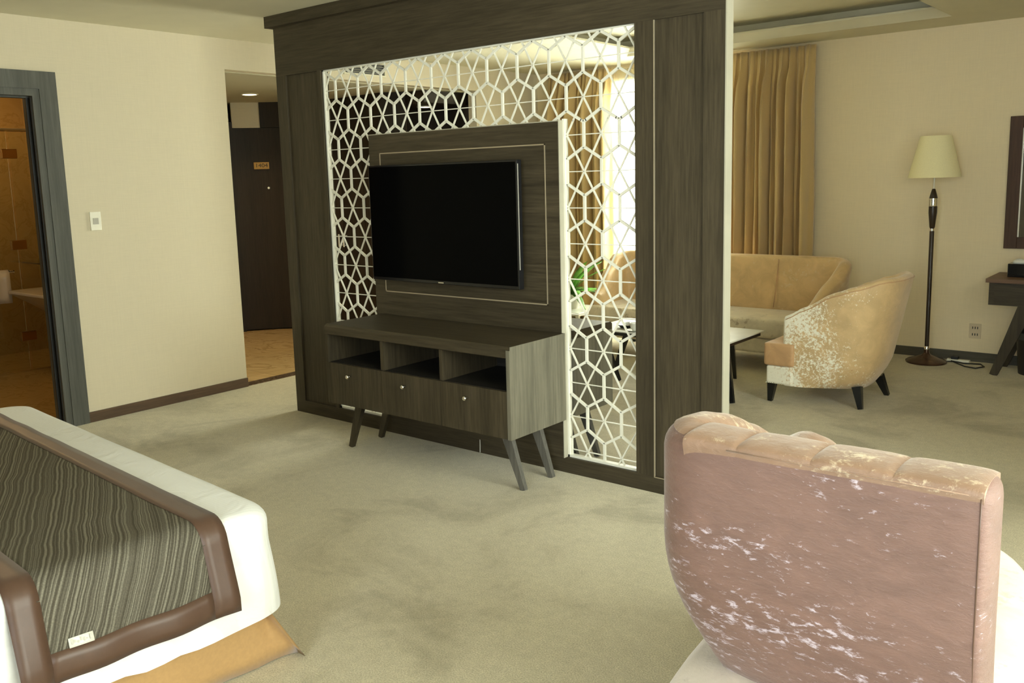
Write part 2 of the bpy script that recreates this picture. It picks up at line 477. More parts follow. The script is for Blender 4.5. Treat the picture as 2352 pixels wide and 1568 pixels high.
def window(name, axis, a0, a1, z0, z1, pos):
    bm = bmesh.new(); t = 0.05
    bars = [(a0, a1, z0, z0 + t), (a0, a1, z1 - t, z1), (a0, a0 + t, z0 + t, z1 - t), (a1 - t, a1, z0 + t, z1 - t)]
    mid = (a0 + a1) / 2
    bars.append((mid - t / 2, mid + t / 2, z0 + t, z1 - t))
    for p0, p1, q0, q1 in bars:
        if axis == 'x': box(bm, p0, p1, pos, pos + .05, q0, q1)
        else: box(bm, pos, pos + .05, p0, p1, q0, q1)
    f = struct(name, bm, m_plate)
    g = bmesh.new()
    if axis == 'x': box(g, a0 + t, a1 - t, pos + .02, pos + .026, z0 + t, z1 - t)
    else: box(g, pos + .02, pos + .026, a0 + t, a1 - t, z0 + t, z1 - t)
    obj('window_pane', g, m_glass, f)
window('window_1', 'x', WX0, WX1, WZ0, WZ1, FY + .04)
window('window_2', 'y', RY0, RY1, RZ0, RZ1, RX + .04)
window('window_3', 'x', BX0, BX1, .35, 2.35, RY - .09)

struct('baseboard_left', B((LX, LX + .014, DY1 + .125, OY0, 0, 0.067), (LX, LX + .014, OY1, FY, 0, 0.067), (LX, LX + .014, RY, DY0 - .13, 0, 0.067)), m_base)
struct('baseboard_far', B((LX, RX, FY - .014, FY, 0, 0.072)), m_base_far)

# bathroom door casing
def casing():
    bm = bmesh.new()
    # flat architrave on the wall face
    for b in ((LX, LX + .018, DY1 + .02, DY1 + .125, 0, DZ + .125), (LX, LX + .018, DY0 - .125, DY0 - .02, 0, DZ + .125), (LX, LX + .018, DY0 - .02, DY1 + .02, DZ + .02, DZ + .125)):
        box(bm, *b)
    # moulded inner steps, lining the reveal
    for k, (x0, x1, t) in enumerate(((LX - .015, LX + .010, .022), (LX - .06, LX - .02, .012), (LX - WT - .01, LX - .065, .030))):
        box(bm, x0, x1, DY1 - t, DY1 + .02, 0, DZ + .02)
        box(bm, x0, x1, DY0 - .02, DY0 + t, 0, DZ + .02)
        box(bm, x0, x1, DY0 + t, DY1 - t, DZ - t, DZ + .02)
    return bm
d1 = struct('door_1', casing(), m_wood_frame)
obj('gasket', B((LX - .066, LX - .056, DY1 - .034, DY1 + .0, 0, DZ - .03), (LX - .024, LX - .014, DY1 - .026, DY1 + .0, 0, DZ - .03)), m_blackm, d1)

# ------------------------------------------------------------------ bathroom
struct('wall_bathroom', B((-4.1, -4.0, -2.8, 0.22, 0, H), (-4.0, LX - WT, -2.8, -2.7, 0, H), (-4.0, LX - WT, 0.12, 0.22, 0, H)), m_amber)
struct('ceiling_bathroom', B((-4.0, LX - WT, -2.7, .12, 2.38, 2.42)), m_ceil_foyer)
point('bathroom_lamp', (-2.0, -1.1, 2.25), 24, (1.0, 0.66, 0.30), .12)
point('bathroom_shower_lamp', (-3.5, -0.7, 2.25), 14, (1.0, 0.66, 0.30), .1)
sh = thing('shower_screen', 'clear glass shower screen with metal hinges, seen through the bathroom doorway', 'shower screen', (-3.0, -0.5, 0))
obj('glass_door', B((-3.006, -2.998, -1.5, -0.45, 0.02, 1.97)), m_glass, sh)
obj('fixed_pane', B((-3.006, -2.998, -0.43, 0.118, 0.0, 1.97)), m_glass, sh)
for z in (0.30, 1.06, 1.80):
    h = obj('hinge', B((-3.02, -2.985, -0.50, -0.38, z - .038, z + .038), bev=.004), m_brass, sh)
bm = bmesh.new(); tube(bm, [(-2.98, -1.5, 1.99), (-2.98, 0.118, 1.99)], .012)
obj('header_rail', bm, m_chrome, sh)
bm = B((-3.012, -2.99, -1.5, .118, 0, .012)); obj('sill_strip', bm, m_chrome, sh)
ba = thing('wash_basin', 'wall-hung pale basin beside the shower screen in the bathroom', 'basin', (-2.5, 0, 0.45))
bm = bmesh.new()
loft(bm, [[(-2.78, .118, .46), (-2.38, .118, .46), (-2.38, -.30, .46), (-2.78, -.30, .46)],
          [(-2.86, .118, .60), (-2.28, .118, .60), (-2.28, -.48, .60), (-2.86, -.48, .60)],
          [(-2.88, .118, .68), (-2.26, .118, .68), (-2.26, -.60, .68), (-2.88, -.60, .68)]])
smooth_angle(obj('bowl', bm, m_white, ba))
obj('rim', B((-2.89, -2.25, -.61, .118, .68, .705), bev=.006), m_white, ba)
sf = thing('glass_shelf', 'thin glass shelf on the bathroom wall above the basin', 'shelf', (-2.6, 0.06, 0.94))
obj('shelf_panel', B((-2.9, -2.1, -.56, .118, .935, .943)), m_glass, sf)
for x in (-2.85, -2.15): obj('bracket', B((x - .01, x + .01, -.02, .118, .915, .935)), m_chrome, sf)
tw = thing('towel_ring', 'chrome towel ring holding a towel at the left edge of the bathroom view', 'towel ring', (-2.95, -0.62, 0.86))
bm = bmesh.new(); tube(bm, [(-2.95, -1.0, .85), (-2.95, -0.52, .85)], .012); tube(bm, [(-2.996, -0.54, .85), (-2.94, -0.54, .85)], .016)
obj('rail', bm, m_chrome, tw)
bm = bmesh.new()
rows = []
for k in range(2):
    rows = [[(-2.925 + .012 * math.sin(i * 1.3) - k * .045, -0.90 + i * .030, .85 - j * .05) for i in range(12)] for j in range(6)]
    grid_surface(bm, rows)
grid_surface(bm, [[(-2.925 - .045 * k + .012 * math.sin(i * 1.3) * (1 - k), -0.90 + i * .030, .85 + .02 * math.sin(PI * k)) for i in range(12)] for k in (0, .5, 1)])
t_o = obj('hand_towel', bm, m_white, None, smooth=True); tag(t_o, 'white hand towel hanging from the towel ring in the bathroom', 'towel')
so2 = t_o.modifiers.new('solid', 'SOLIDIFY'); so2.thickness = .008
bn = thing('pedal_bin', 'black waste bin inside the bathroom just behind the door frame', 'bin', (-1.33, -0.70, 0))
bm = bmesh.new(); lathe(bm, [(.085, 0), (.10, .30)], (-1.50, -0.76, 0)); smooth_angle(obj('body', bm, m_blackm, bn))
bm = bmesh.new(); lathe(bm, [(.104, .30), (.104, .33), (.09, .345)], (-1.50, -0.76, 0)); smooth_angle(obj('lid', bm, m_leg, bn))
bn.location = (0, 0, 0)
for c in bn.children:
    c.data.transform(Matrix.Translation((-1.33, -0.70, 0)))
bn.location = (-1.50, -0.76, 0)
for c in bn.children:
    c.data.transform(Matrix.Translation((1.50, 0.76, 0)))

# ------------------------------------------------------------------ foyer
FZ = 2.31
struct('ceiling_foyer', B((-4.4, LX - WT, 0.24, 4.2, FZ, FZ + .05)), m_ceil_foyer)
struct('wall_foyer', B((-4.4, -4.3, 0.22, 4.2, 0, FZ), (-4.3, LX - WT, 4.1, 4.2, 0, FZ), (-4.3, LX - WT, 0.222, 0.24, 0, FZ)), m_wall)
# curved timber lining that wraps the foyer
def arc_wall(bm, cx, cy, r, a0, a1, z0, z1, th=.05, n=18):
    inner, outer = [], []
    for i in range(n + 1):
        a = math.radians(a0 + (a1 - a0) * i / n)
        inner.append((cx + r * math.cos(a), cy + r * math.sin(a)))
        outer.append((cx + (r + th) * math.cos(a), cy + (r + th) * math.sin(a)))
    rings = []
    for (ix, iy), (ox, oy) in zip(inner, outer):
        rings.append([(ix, iy, z0), (ix, iy, z1), (ox, oy, z1), (ox, oy, z0)])
    loft(bm, rings)
FCX, FCY, FR = -1.95, 1.10, 1.30
ed = thing('entry_door', 'dark brown curved entrance door with number plate at the end of the foyer', 'door', (-3.0, 1.9, 0))
bm = bmesh.new(); arc_wall(bm, FCX, FCY, FR + .01, 122, 151, 0.012, 2.06)
smooth_angle(obj('door_leaf', bm, m_wood_dark, ed))
bm = bmesh.new(); arc_wall(bm, FCX, FCY, FR - .01, 151, 154.5, 0, 2.12, .09); arc_wall(bm, FCX, FCY, FR - .01, 118.5, 122, 0, 2.06, .09)
smooth_angle(obj('door_frame', bm, m_wood_dark, ed))
bm = bmesh.new(); arc_wall(bm, FCX, FCY, FR, 139, 151, 2.062, FZ, .08)
struct('wall_over_door', bm, m_wall)
bm = bmesh.new(); arc_wall(bm, FCX, FCY, FR - .02, 118.5, 139, 2.062, FZ, .10)
struct('trim_2', bm, m_wood_dark)
bm = bmesh.new(); arc_wall(bm, FCX, FCY, FR, 154.5, 222, 0, FZ, .08)
struct('wall_foyer_curve', bm, m_wall)
def on_arc(a, r=FR):
    a = math.radians(a); return Vector((FCX + r * math.cos(a), FCY + r * math.sin(a), 0))
def text_mesh(name, body, size, mat, parent, loc, xdir, up=(0, 0, 1), ext=0.001, sx=1.0):
    cu = bpy.data.curves.new(name, 'FONT'); cu.body = body; cu.size = size; cu.align_x = 'CENTER'; cu.align_y = 'CENTER'; cu.extrude = ext
    o = bpy.data.objects.new(name, cu); COL.objects.link(o)
    dg = bpy.context.evaluated_depsgraph_get()
    me = bpy.data.meshes.new_from_object(o.evaluated_get(dg)); bpy.data.objects.remove(o)
    xd = Vector(xdir).normalized(); u = Vector(up); z = xd.cross(u).normalized(); u = z.cross(xd)
    mt = Matrix(((xd.x * sx, u.x, z.x), (xd.y * sx, u.y, z.y), (xd.z * sx, u.z, z.z))).to_4x4()
    mt.translation = Vector(loc) - origin_of(parent)
    me.transform(mt); me.materials.clear(); me.materials.append(mat)
    n = bpy.data.objects.new(name, me); COL.objects.link(n); n.parent = parent
    return n
pa = 139.5
pc = on_arc(pa, FR - .006); tan = Vector((math.sin(math.radians(pa)), -math.cos(math.radians(pa)), 0)); rad = on_arc(pa) - Vector((FCX, FCY, 0)); rad.normalize()
bm = bmesh.new(); bar(bm, pc + Vector((0, 0, 1.685)) - tan * .075, pc + Vector((0, 0, 1.685)) + tan * .075, .068, .012)
pl = obj('number_plate', bm, m_brass, ed); pl['label'] = 'brass plate with room number'
text_mesh('door_number', '1404', .055, m_blackm, pl, pc + Vector((0, 0, 1.685)) - rad * .008, tan, sx=1.15)
bm = bmesh.new(); q = on_arc(137, FR - .004); tube(bm, [q + Vector((0, 0, 1.46)) - rad * .008, q + Vector((0, 0, 1.46)) + rad * .01], .012, 12)
obj('peephole', bm, m_chrome, ed)
# wardrobe that curves from the entrance door toward the living area
def wall_poly(bm, pts, z0, z1, th=.05):
    rings = []
    P = [Vector((p[0], p[1], 0)) for p in pts]
    for i, p in enumerate(P):
        d = (P[min(i + 1, len(P) - 1)] - P[max(i - 1, 0)]).normalized(); n = Vector((-d.y, d.x, 0))
        rings.append([(p.x, p.y, z0), (p.x, p.y, z1), (p.x + n.x * th, p.y + n.y * th, z1), (p.x + n.x * th, p.y + n.y * th, z0)])
    loft(bm, rings)
wd = thing('curved_wardrobe', 'dark wood fitted wardrobe curving round the foyer, seen through the lattice', 'wardrobe', (-2.0, 2.35, 0))
e0 = on_arc(118.5)
wpts = [(e0.x, e0.y), (-2.45, 2.27), (-2.15, 2.31), (-1.80, 2.28), (-1.5, 2.26), (-1.30, 2.40)]
for i, (a, b) in enumerate(((0, 1), (1, 2), (2, 3), (3, 4), (4, 5))):
    bm = bmesh.new(); pa_, pb_ = Vector((*wpts[a], 0)), Vector((*wpts[b], 0)); g = (pb_ - pa_).normalized() * .003
    wall_poly(bm, [(pa_ + g)[:2], (pb_ - g)[:2]], 0.07, FZ - .06)
    obj('door', bm, m_wood_dark, wd)
bm = bmesh.new(); wall_poly(bm, wpts, 0, .068, .04); obj('plinth', bm, m_wood_dark, wd)
bm = bmesh.new(); wall_poly(bm, wpts, FZ - .058, FZ - .001, .06); obj('cornice', bm, m_wood_dark, wd)
for x in (-2.18, -2.11):
    bm = bmesh.new(); tube(bm, [(x, 2.262, .86), (x, 2.262, .985)], .008, 8)
    tube(bm, [(x, 2.31, .875), (x, 2.262, .875)], .005, 6); tube(bm, [(x, 2.31, .97), (x, 2.262, .97)], .005, 6)
    h = obj('handle', bm, m_lattice, wd)
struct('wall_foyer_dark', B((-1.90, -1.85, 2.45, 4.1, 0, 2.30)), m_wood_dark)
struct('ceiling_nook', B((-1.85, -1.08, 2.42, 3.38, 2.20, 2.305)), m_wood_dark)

def downlight(loc, label, power):
    t = thing('downlight', label, 'ceiling light', loc, 'foyer downlights')
    x, y, z = loc
    bm = bmesh.new(); n = 28
    lathe(bm, [(.062, -.0005), (.078, -.0005), (.078, -.007), (.062, -.009), (.062, -.0005)], (x, y, z), n, cap=False); smooth_angle(obj('trim_ring', bm, m_plate, t))
    bm = bmesh.new(); lathe(bm, [(.061, -.006), (.061, -.002)], (x, y, z), n); obj('diffuser', bm, emit('downlight_glow', (1.0, .85, .55), 14), t)
    l = bpy.data.lights.new('downlight_beam', 'SPOT'); l.energy = power; l.color = (1, .72, .40); l.spot_size = 2.3; l.spot_blend = .8; l.shadow_soft_size = .05
    o = bpy.data.objects.new('downlight_beam', l); COL.objects.link(o); o.location = (x, y, z - .03)
    return t
downlight((-2.25, 1.375, FZ), 'round lit downlight in the foyer ceiling, left of the wood partition', 60)
downlight((-1.42, 2.78, 2.20), 'small lit downlight in the dark foyer soffit, seen through the lattice', 8)

# vent grille high on the left wall, seen through the lattice
vg = thing('air_vent', 'dark slatted air vent high on the left wall, seen through the lattice', 'vent', (LX, 1.57, 2.42))
obj('grille_frame', B((LX, LX + .012, 1.34, 1.80, 2.36, 2.375), (LX, LX + .012, 1.34, 1.80, 2.465, 2.48), (LX, LX + .012, 1.34, 1.355, 2.375, 2.465), (LX, LX + .012, 1.785, 1.80, 2.375, 2.465)), m_ceil, vg)
bm = bmesh.new()
for k in range(5): box(bm, LX + .002, LX + .012, 1.356, 1.784, 2.385 + k * .018, 2.390 + k * .018)
obj('slats', bm, plain('vent_slat', (.16, .15, .11), .5), vg)
obj('backing', B((LX + .0005, LX + .002, 1.356, 1.784, 2.376, 2.464)), m_blackm, vg)

# light switch
sw = thing('light_switch', 'white rocker light switch on the cream wall beside the bathroom door', 'switch', (LX, -0.797, 1.295))
obj('switch_plate', B((LX, LX + .009, -.832, -.762, 1.236, 1.354), bev=.002), m_plate, sw)
obj('rocker', B((LX + .009, LX + .013, -.815, -.780, 1.275, 1.315), bev=.001), m_grey, sw)

# ------------------------------------------------------------------ partition
PT = 0.06
LXA, LXB, LZT, LZB = 0.432, 2.615, 2.165, 0.081    # lattice opening
PX0, PX1, PZT = 0.848, 2.198, 1.760                # tv panel inside it
XR = 3.061
ZT = 2.46
pt = thing('partition', 'dark wood room divider with white lattice screen, standing between bedroom and living area', 'room divider', (1.53, 0, 0))
obj('header', B((0.0, XR - .006, 0, PT, LZT, ZT)), m_wood_h, pt)
obj('crown', B((-0.035, XR - .006, -.04, PT + .04, ZT, H - .001)), m_wood_h, pt)
obj('plinth', B((0.0, LXA, 0, PT, 0, LZB), (LXA, XR - .006, 0, PT, 0, LZB)), m_wood_h, pt)
obj('end_edge', B((XR - .006, XR, -.0005, PT + .0005, 0, H - .002)), m_edge, pt)
# left upright: rim plus recessed field
obj('post', B((0, .092, 0, PT, LZB, LZT)), m_wood_v, pt)
obj('panel', B((.092, LXA, .012, PT - .012, LZB, LZT), ), m_wood_v, pt)
obj('post', B((LXB, 2.716, 0, PT, LZB, LZT)), m_wood_v, pt)
obj('panel', B((2.716, 2.955, .010, PT - .010, LZB, LZT)), m_wood_v, pt)
obj('post', B((2.955, XR - .006, 0, PT, LZB, LZT)), m_wood_v, pt)
bm = B((2.712, 2.7175, -.0015, .004, LZB - .004, LZT), (2.712, 2.955, -.0015, .002, LZB - .006, LZB - .002))
obj('edge_strip', bm, m_inlay, pt)
obj('reveal_step', B((.40, LXA, -.0, PT, LZB, LZT)), m_wood_v, pt)

# lattice
def clip(p, q, rects_in):
    """clip segment to rect"""
    x0, x1, z0, z1 = rects_in
    t0, t1 = 0.0, 1.0
    dx, dz = q[0] - p[0], q[1] - p[1]
    for pp, qq in ((-dx, p[0] - x0), (dx, x1 - p[0]), (-dz, p[1] - z0), (dz, z1 - p[1])):
        if abs(pp) < 1e-12:
            if qq < 0: return None
        else:
            t = qq / pp
            if pp < 0: t0 = max(t0, t)
            else: t1 = min(t1, t)
    if t0 >= t1 - 1e-6: return None
    return ((p[0] + dx * t0, p[1] + dz * t0), (p[0] + dx * t1, p[1] + dz * t1))

HW, HR = 0.1985, 0.1747
HX0, HZ0 = 0.5295, 1.868
yc = PT / 2
def lattice(rects):
    thick, thin, flat = bmesh.new(), bmesh.new(), bmesh.new()
    def seg(bm, p, q, w, t):
        for r in rects:
            c = clip(p, q, r)
            if c:
                (ax, az), (bx, bz) = c
                if math.hypot(bx - ax, bz - az) < .004: continue
                a = Vector((ax, yc, az)); b = Vector((bx, yc, bz)); d = (b - a).normalized()
                bar(bm, a - d * w * .2, b + d * w * .2, t, w, side=(0, 1, 0))
    s = HW / 2; e = HR * 2 / 3 * .5 * 1.0   # vertical half edge
    for j in range(-12, 4):
        z = HZ0 + j * HR
        for i in range(-3, 14):
            x = HX0 + i * HW + (0 if j % 2 == 0 else HW / 2)
            c = (x, z)
            top = (x, z + HR * 2 / 3); ul = (x - s, z + HR / 3); ll = (x - s, z - HR / 3); ur = (x + s, z + HR / 3)
            seg(thick, ul, ll, .0125, .0110)
            seg(thick, ul, top, .0125, .0107)
            seg(thick, top, ur, .0125, .0107)
            seg(thin, c, (x + s, z + HR), .0070, .0080)
            seg(thin, c, (x - s, z + HR), .0070, .0084)
            seg(flat, c, (x + HW, z), .0045, .006)
    return thick, thin, flat
rects = [(LXA, LXB, PZT, LZT), (LXA, PX0, LZB, PZT), (PX1, LXB, LZB, PZT)]
th_, tn_, fl_ = lattice(rects)
ls = thing('lattice_parts', '', '', (0, 0, 0)); bpy.data.objects.remove(ls)
L1 = obj('lattice', th_, m_lattice, pt)
obj('star_bars', tn_, m_lattice, L1)
obj('cross_bars', fl_, m_lattice, L1)
bm = bmesh.new(); w = .010
for b in ((LXA, LXA + w, LZB, LZT), (LXB - w * .4, LXB, LZB, LZT), (LXA, LXB, LZT - w * .7, LZT), (LXA, PX0, LZB, LZB + w * 1.2), (PX1, LXB, LZB, LZB + w * 1.2),
          (PX1, PX1 + w * 1.4, LZB, PZT + .012), (PX0 - w * .5, PX0, LZB, PZT), (PX0, PX1, PZT, PZT + w * .6)):
    box(bm, b[0], b[1], .016, PT - .016, b[2], b[3])
obj('lattice_border', bm, m_lattice, L1)

# tv back panel
tp = obj('tv_panel', B((PX0, PX1, -.016, PT, LZB, PZT)), m_wood_h, pt)
bm = bmesh.new(); t = .006
ix0, ix1, iz0, iz1 = .935, 2.118, .860, 1.657
for b in ((ix0, ix1, iz0, iz0 + t), (ix0, ix1, iz1 - t, iz1), (ix0, ix0 + t, iz0, iz1), (ix1 - t, ix1, iz0, iz1)):
    box(bm, b[0], b[1], -.018, -.0155, b[2], b[3])
obj('inlay', bm, m_inlay, tp)
obj('panel_edge', B((PX1, PX1 + .004, -.017, PT, LZB, PZT), (PX0, PX1 + .004, -.017, PT, PZT, PZT + .004)), m_edge, tp)

# television
tv = thing('television', 'flat black television mounted on the wood divider panel', 'television', (1.46, -.07, 1.26))
TX0, TX1, TZ0, TZ1 = .925, 2.004, .940, 1.586
obj('casing', B((TX0, TX1, -.100, -.062, TZ0, TZ1), bev=.003), m_black, tv)
obj('screen', B((TX0 + .010, TX1 - .010, -.1025, -.0995, TZ0 + .018, TZ1 - .010)), m_screen, tv)
obj('wall_mount', B((1.2, 1.75, -.062, -.017, 1.1, 1.42)), m_blackm, tv)
obj('logo_bar', B((1.445, 1.485, -.1032, -.1015, TZ0 + .006, TZ0 + .011)), m_chrome, tv)
obj('side_trim', B((TX1 - .0005, TX1 + .001, -.095, -.09, TZ0 + .1, TZ1 - .02)), m_grey, tv)

# tv cabinet
def tv_cabinet(depth, label, ox, oy, rot):
    """built facing -y with its back at y=0, x from 0 to W"""
    Wd, Z0, Z1 = 1.32, .284, .727
    r = thing('tv_cabinet', label, 'tv cabinet', (ox, oy, 0), 'slant-legged cabinets on either side of the divider', rot)
    D = -depth; h = Wd / 2
    def o(n, bm, m, p=None): return obj(n, bm, m, p or r, local=True)
    # top with mitred slope to the front edge
    bm = bmesh.new()
    loft(bm, [[(-h, 0, Z1), (-h, 0, Z1 - .040), (-h, D + .008, Z1 - .058), (-h, D - .004, Z1 - .052), (-h, D - .004, Z1 - .012), (-h, D + .012, Z1)],
              [(h, 0, Z1), (h, 0, Z1 - .040), (h, D + .008, Z1 - .058), (h, D - .004, Z1 - .052), (h, D - .004, Z1 - .012), (h, D + .012, Z1)]])
    o('top', bm, m_wood_h)
    for s in (-1, 1):
        x0, x1 = (h - .020, h + .001) if s > 0 else (-h - .001, -h + .020)
        bm = bmesh.new(); y1 = D - .002
        loft(bm, [[(x0, -.001, Z0), (x0, y1, Z0), (x0, y1, Z1 - .042), (x0, -.001, Z1 - .042)],
                  [(x1, -.001, Z0), (x1, y1, Z0), (x1, y1, Z1 - .042), (x1, -.001, Z1 - .042)]])
        if s > 0: bm.free(); bm = B((x0, x1, D - .005, 0, Z0, Z1 - .016), (h - .0005, h + .0015, D, 0, Z1 - .016, Z1 + .0005))
        o('side_panel', bm, m_wood_lit_end if (s > 0) == (rot == 0) else m_wood_v)
    o('bottom_panel', B((-h + .02, h - .02, D + .01, -.012, Z0, Z0 + .018)), m_wood_h)
    o('back_panel', B((-h + .02, h - .02, -.012, -.002, Z0, Z1 - .04)), m_wood_inner)
    zs = .516
    o('shelf', B((-h + .02, h - .02, D + .012, -.012, zs - .018, zs)), m_wood_inner)
    n = 3; w = (Wd - .04) / n
    for k in (1, 2):
        x = -h + .02 + k * w
        o('divider', B((x - .011, x + .011, D + .006, -.012, zs, Z1 - .05)), m_wood_v)
    for k in range(n):
        x = -h + .02 + k * w
        d = o('drawer', B((x + .001, x + w - .001, D - .003, D + .018, Z0 + .002, zs - .002)), m_wood_v)
        c = (x + w / 2 - .035, 0, .455)
        bm = bmesh.new(); tube(bm, [(c[0], D - .003, c[2]), (c[0], D - .020, c[2])], .004, 10)
        tube(bm, [(c[0], D - .018, c[2]), (c[0], D - .020, c[2]), (c[0], D - .030, c[2]), (c[0], D - .034, c[2])], [.006, .010, .012, .007], 14)
        kn = obj('knob', bm, m_chrome, d, local=True, smooth=True)
    yf, yb = D * .72, D * .20
    for sx in (-1, 1):
        for y in (yf, yb):
            bm = bmesh.new()
            bar(bm, (sx * (h - .135), y, Z0), (sx * (h - .032), y, 0), .058, .030, .028, .024, side=(1, 0, 0))
            o('leg', bm, m_leg_lit if (sx > 0) == (rot == 0) else m_wood_v)
    o('rail', B((-h + .10, h - .10, yf - .012, yf + .012, Z0 - .03, Z0), (-h + .10, h - .10, yb - .012, yb + .012, Z0 - .03, Z0)), m_wood_h)
    return r
tv_cabinet(.435, 'grey-brown wooden tv cabinet with three drawers under the television', 1.557, -.017, 0)
tv_cabinet(.35, 'grey-brown cabinet on the living side, its end seen through the lattice', 1.557, PT + .002, PI)

# small cable below the cabinet
bm = bmesh.new(); tube(bm, [(1.62, -.004, .085), (1.621, -.005, .04), (1.62, -.006, .004)], .003, 6)
tag(obj('cable', bm, m_grey, None), 'thin grey cable running down the divider plinth under the cabinet', 'cable')

# ------------------------------------------------------------------ generic upholstered shell
def shell(path, ztop, zbot, th, outline, inner_lean=0.0, ntop=6, nz=8, groove=None, end_round=4, crown=1.0, end_r=None):
    """path: list of (x, y, nx, ny, s) outer plan line with outward normal; outline(s, z) outward offset."""
    bm = bmesh.new(); rings = []
    def ring(p, k=1.0, shift=0.0):
        x, y, nx, ny, s = p[:5]
        zt, t = ztop(s), th(s) if callable(th) else th
        zb = zbot(s) if callable(zbot) else zbot
        r = t / 2 * (crown(s) if callable(crown) else crown)
        pts = []
        for i in range(nz + 1):
            z = zb + (zt - r - zb) * i / nz
            pts.append((outline(s, z), z))
        o_top = outline(s, zt - r)
        for i in range(1, ntop):
            a = PI * i / ntop
            g = 1.0
            if groove: g = 1 - groove(s) * math.sin(a)
            pts.append((o_top - t / 2 + t / 2 * math.cos(a), zt - r + r * math.sin(a) * g))
        for i in range(nz, -1, -1):
            z = zb + (zt - r - zb) * i / nz
            base = outline(s, z) - t
            if groove: base -= 0; base += groove(s) * .03 * 1
            pts.append((base, z))
        if k != 1.0:
            # shrink around the mid line for rounded ends
            out = []
            for o, z in pts:
                mid = outline(s, min(max(z, zb), zt)) - t / 2
                out.append((mid + (o - mid) * k, zb + (z - zb) * (1 - (1 - k) * .06)))
            pts = out
        tx, ty = -ny, nx
        return [(x + nx * o + tx * shift, y + ny * o + ty * shift, z) for o, z in pts]
    def tang_shift(p, q):
        return 0
    n = end_round
    # start cap
    r_ = end_r if end_r else .5 * (th(path[0][4]) if callable(th) else th) * .6
    d0 = (Vector(path[0][:2]) - Vector(path[1][:2])).normalized()
    d1 = (Vector(path[-1][:2]) - Vector(path[-2][:2])).normalized()
    for i in range(n, 0, -1):
        a = PI / 2 * i / (n + .4); k = math.cos(a); sft = r_ * math.sin(a)
        rings.append([(p[0] + d0.x * sft, p[1] + d0.y * sft, p[2]) for p in ring(path[0], k)])
    for p in path: rings.append(ring(p))
    for i in range(1, n + 1):
        a = PI / 2 * i / (n + .4); k = math.cos(a); sft = r_ * math.sin(a)
        rings.append([(p[0] + d1.x * sft, p[1] + d1.y * sft, p[2]) for p in ring(path[-1], k)])
    loft(bm, rings)
    return bm

def plan_path(pts, n_sub=1, corner=6, rad=.2, closed=False):
    """polyline with rounded corners -> dense (x,y,nx,ny,s); outward = right hand side of travel"""
    P = [Vector(p) for p in pts]; out = []
    dense = []
    for i, p in enumerate(P):
        if 0 < i < len(P) - 1:
            a = (P[i - 1] - p); b = (P[i + 1] - p); r = min(rad if not isinstance(rad, (list, tuple)) else rad[i], a.length * .49, b.length * .49)
            p0 = p + a.normalized() * r; p1 = p + b.normalized() * r
            for k in range(corner + 1):
                t = k / corner
                dense.append(p0 * (1 - t) ** 2 + p * 2 * t * (1 - t) + p1 * t ** 2)
        else: dense.append(p.copy())
    res = [dense[0]]
    for q in dense[1:]:
        d = (q - res[-1]).length; m = max(1, int(d / .04)); a = res[-1].copy()
        for k in range(1, m + 1): res.append(a.lerp(q, k / m))
    tot = 0; S_ = [0]
    for a, b in zip(res, res[1:]): tot += (b - a).length; S_.append(tot)
    for i, p in enumerate(res):
        d = (res[min(i + 1, len(res) - 1)] - res[max(i - 1, 0)]).normalized()
        out.append((p.x, p.y, d.y, -d.x, S_[i] / tot))
    return out, tot

def interp(tab, s):
    if s <= tab[0][0]: return tab[0][1]
    for (a, va), (b, vb) in zip(tab, tab[1:]):
        if s <= b:
            t = (s - a) / (b - a); t = t * t * (3 - 2 * t) * .5 + t * .5
            return va + (vb - va) * t
    return tab[-1][1]

# ------------------------------------------------------------------ living-room armchair (faces -x)
ac = thing('armchair', 'gold crushed-velvet tub armchair in front of the floor lamp', 'armchair', (2.78, 2.24, 0))
apath, alen = plan_path([(2.57, 1.905), (3.145, 1.93), (3.145, 2.55), (2.57, 2.585)], rad=.30, corner=10)
def a_top(s):
    u = abs(s - .5) * 2      # 0 at the back, 1 at the fronts
    return interp([(0, .838), (.30, .835), (.45, .79), (.62, .74), (.85, .64), (1.0, .575)], u)
def a_out(s, z):
    u = max(0, 1 - abs(s - .5) * 2 * 1.15)
    lean = (z - .45) * .20 * min(1, u * 1.8)
    low = -max(0, .30 - z) ** 1.5 * .9 * min(1, u * 2 + .25)
    return lean + low
bm = shell(apath, a_top, .118, lambda s: .062, a_out, nz=12, crown=.9)
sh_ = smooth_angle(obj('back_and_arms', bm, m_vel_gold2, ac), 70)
# piping along the top edge
pts = []
for p in apath:
    z = a_top(p[4]); o = a_out(p[4], z) - .004
    pts.append((p[0] + p[2] * o, p[1] + p[3] * o, z - .022))
bm = bmesh.new(); tube(bm, pts, .004, 6); obj('piping', bm, m_vel_cushion, ac, smooth=True)
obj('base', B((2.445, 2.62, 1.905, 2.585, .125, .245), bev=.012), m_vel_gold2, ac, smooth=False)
obj('base_inner', B((2.58, 2.88, 2.0, 2.49, .13, .25), bev=.01), m_vel_gold, ac)
def tcushion():
    bm = bmesh.new()
    P = [(2.43, 1.892), (2.628, 1.892), (2.64, 1.975), (2.98, 1.975), (2.98, 2.515), (2.64, 2.515), (2.628, 2.598), (2.43, 2.598)]
    loft(bm, [[(x, y, .246) for x, y in P], [(x, y, .395) for x, y in P]])
    bmesh.ops.bevel(bm, geom=bm.edges[:], offset=.022, segments=4, profile=.6, affect='EDGES')
    return bm
smooth_angle(obj('seat_cushion', tcushion(), m_vel_cushion, ac), 50)
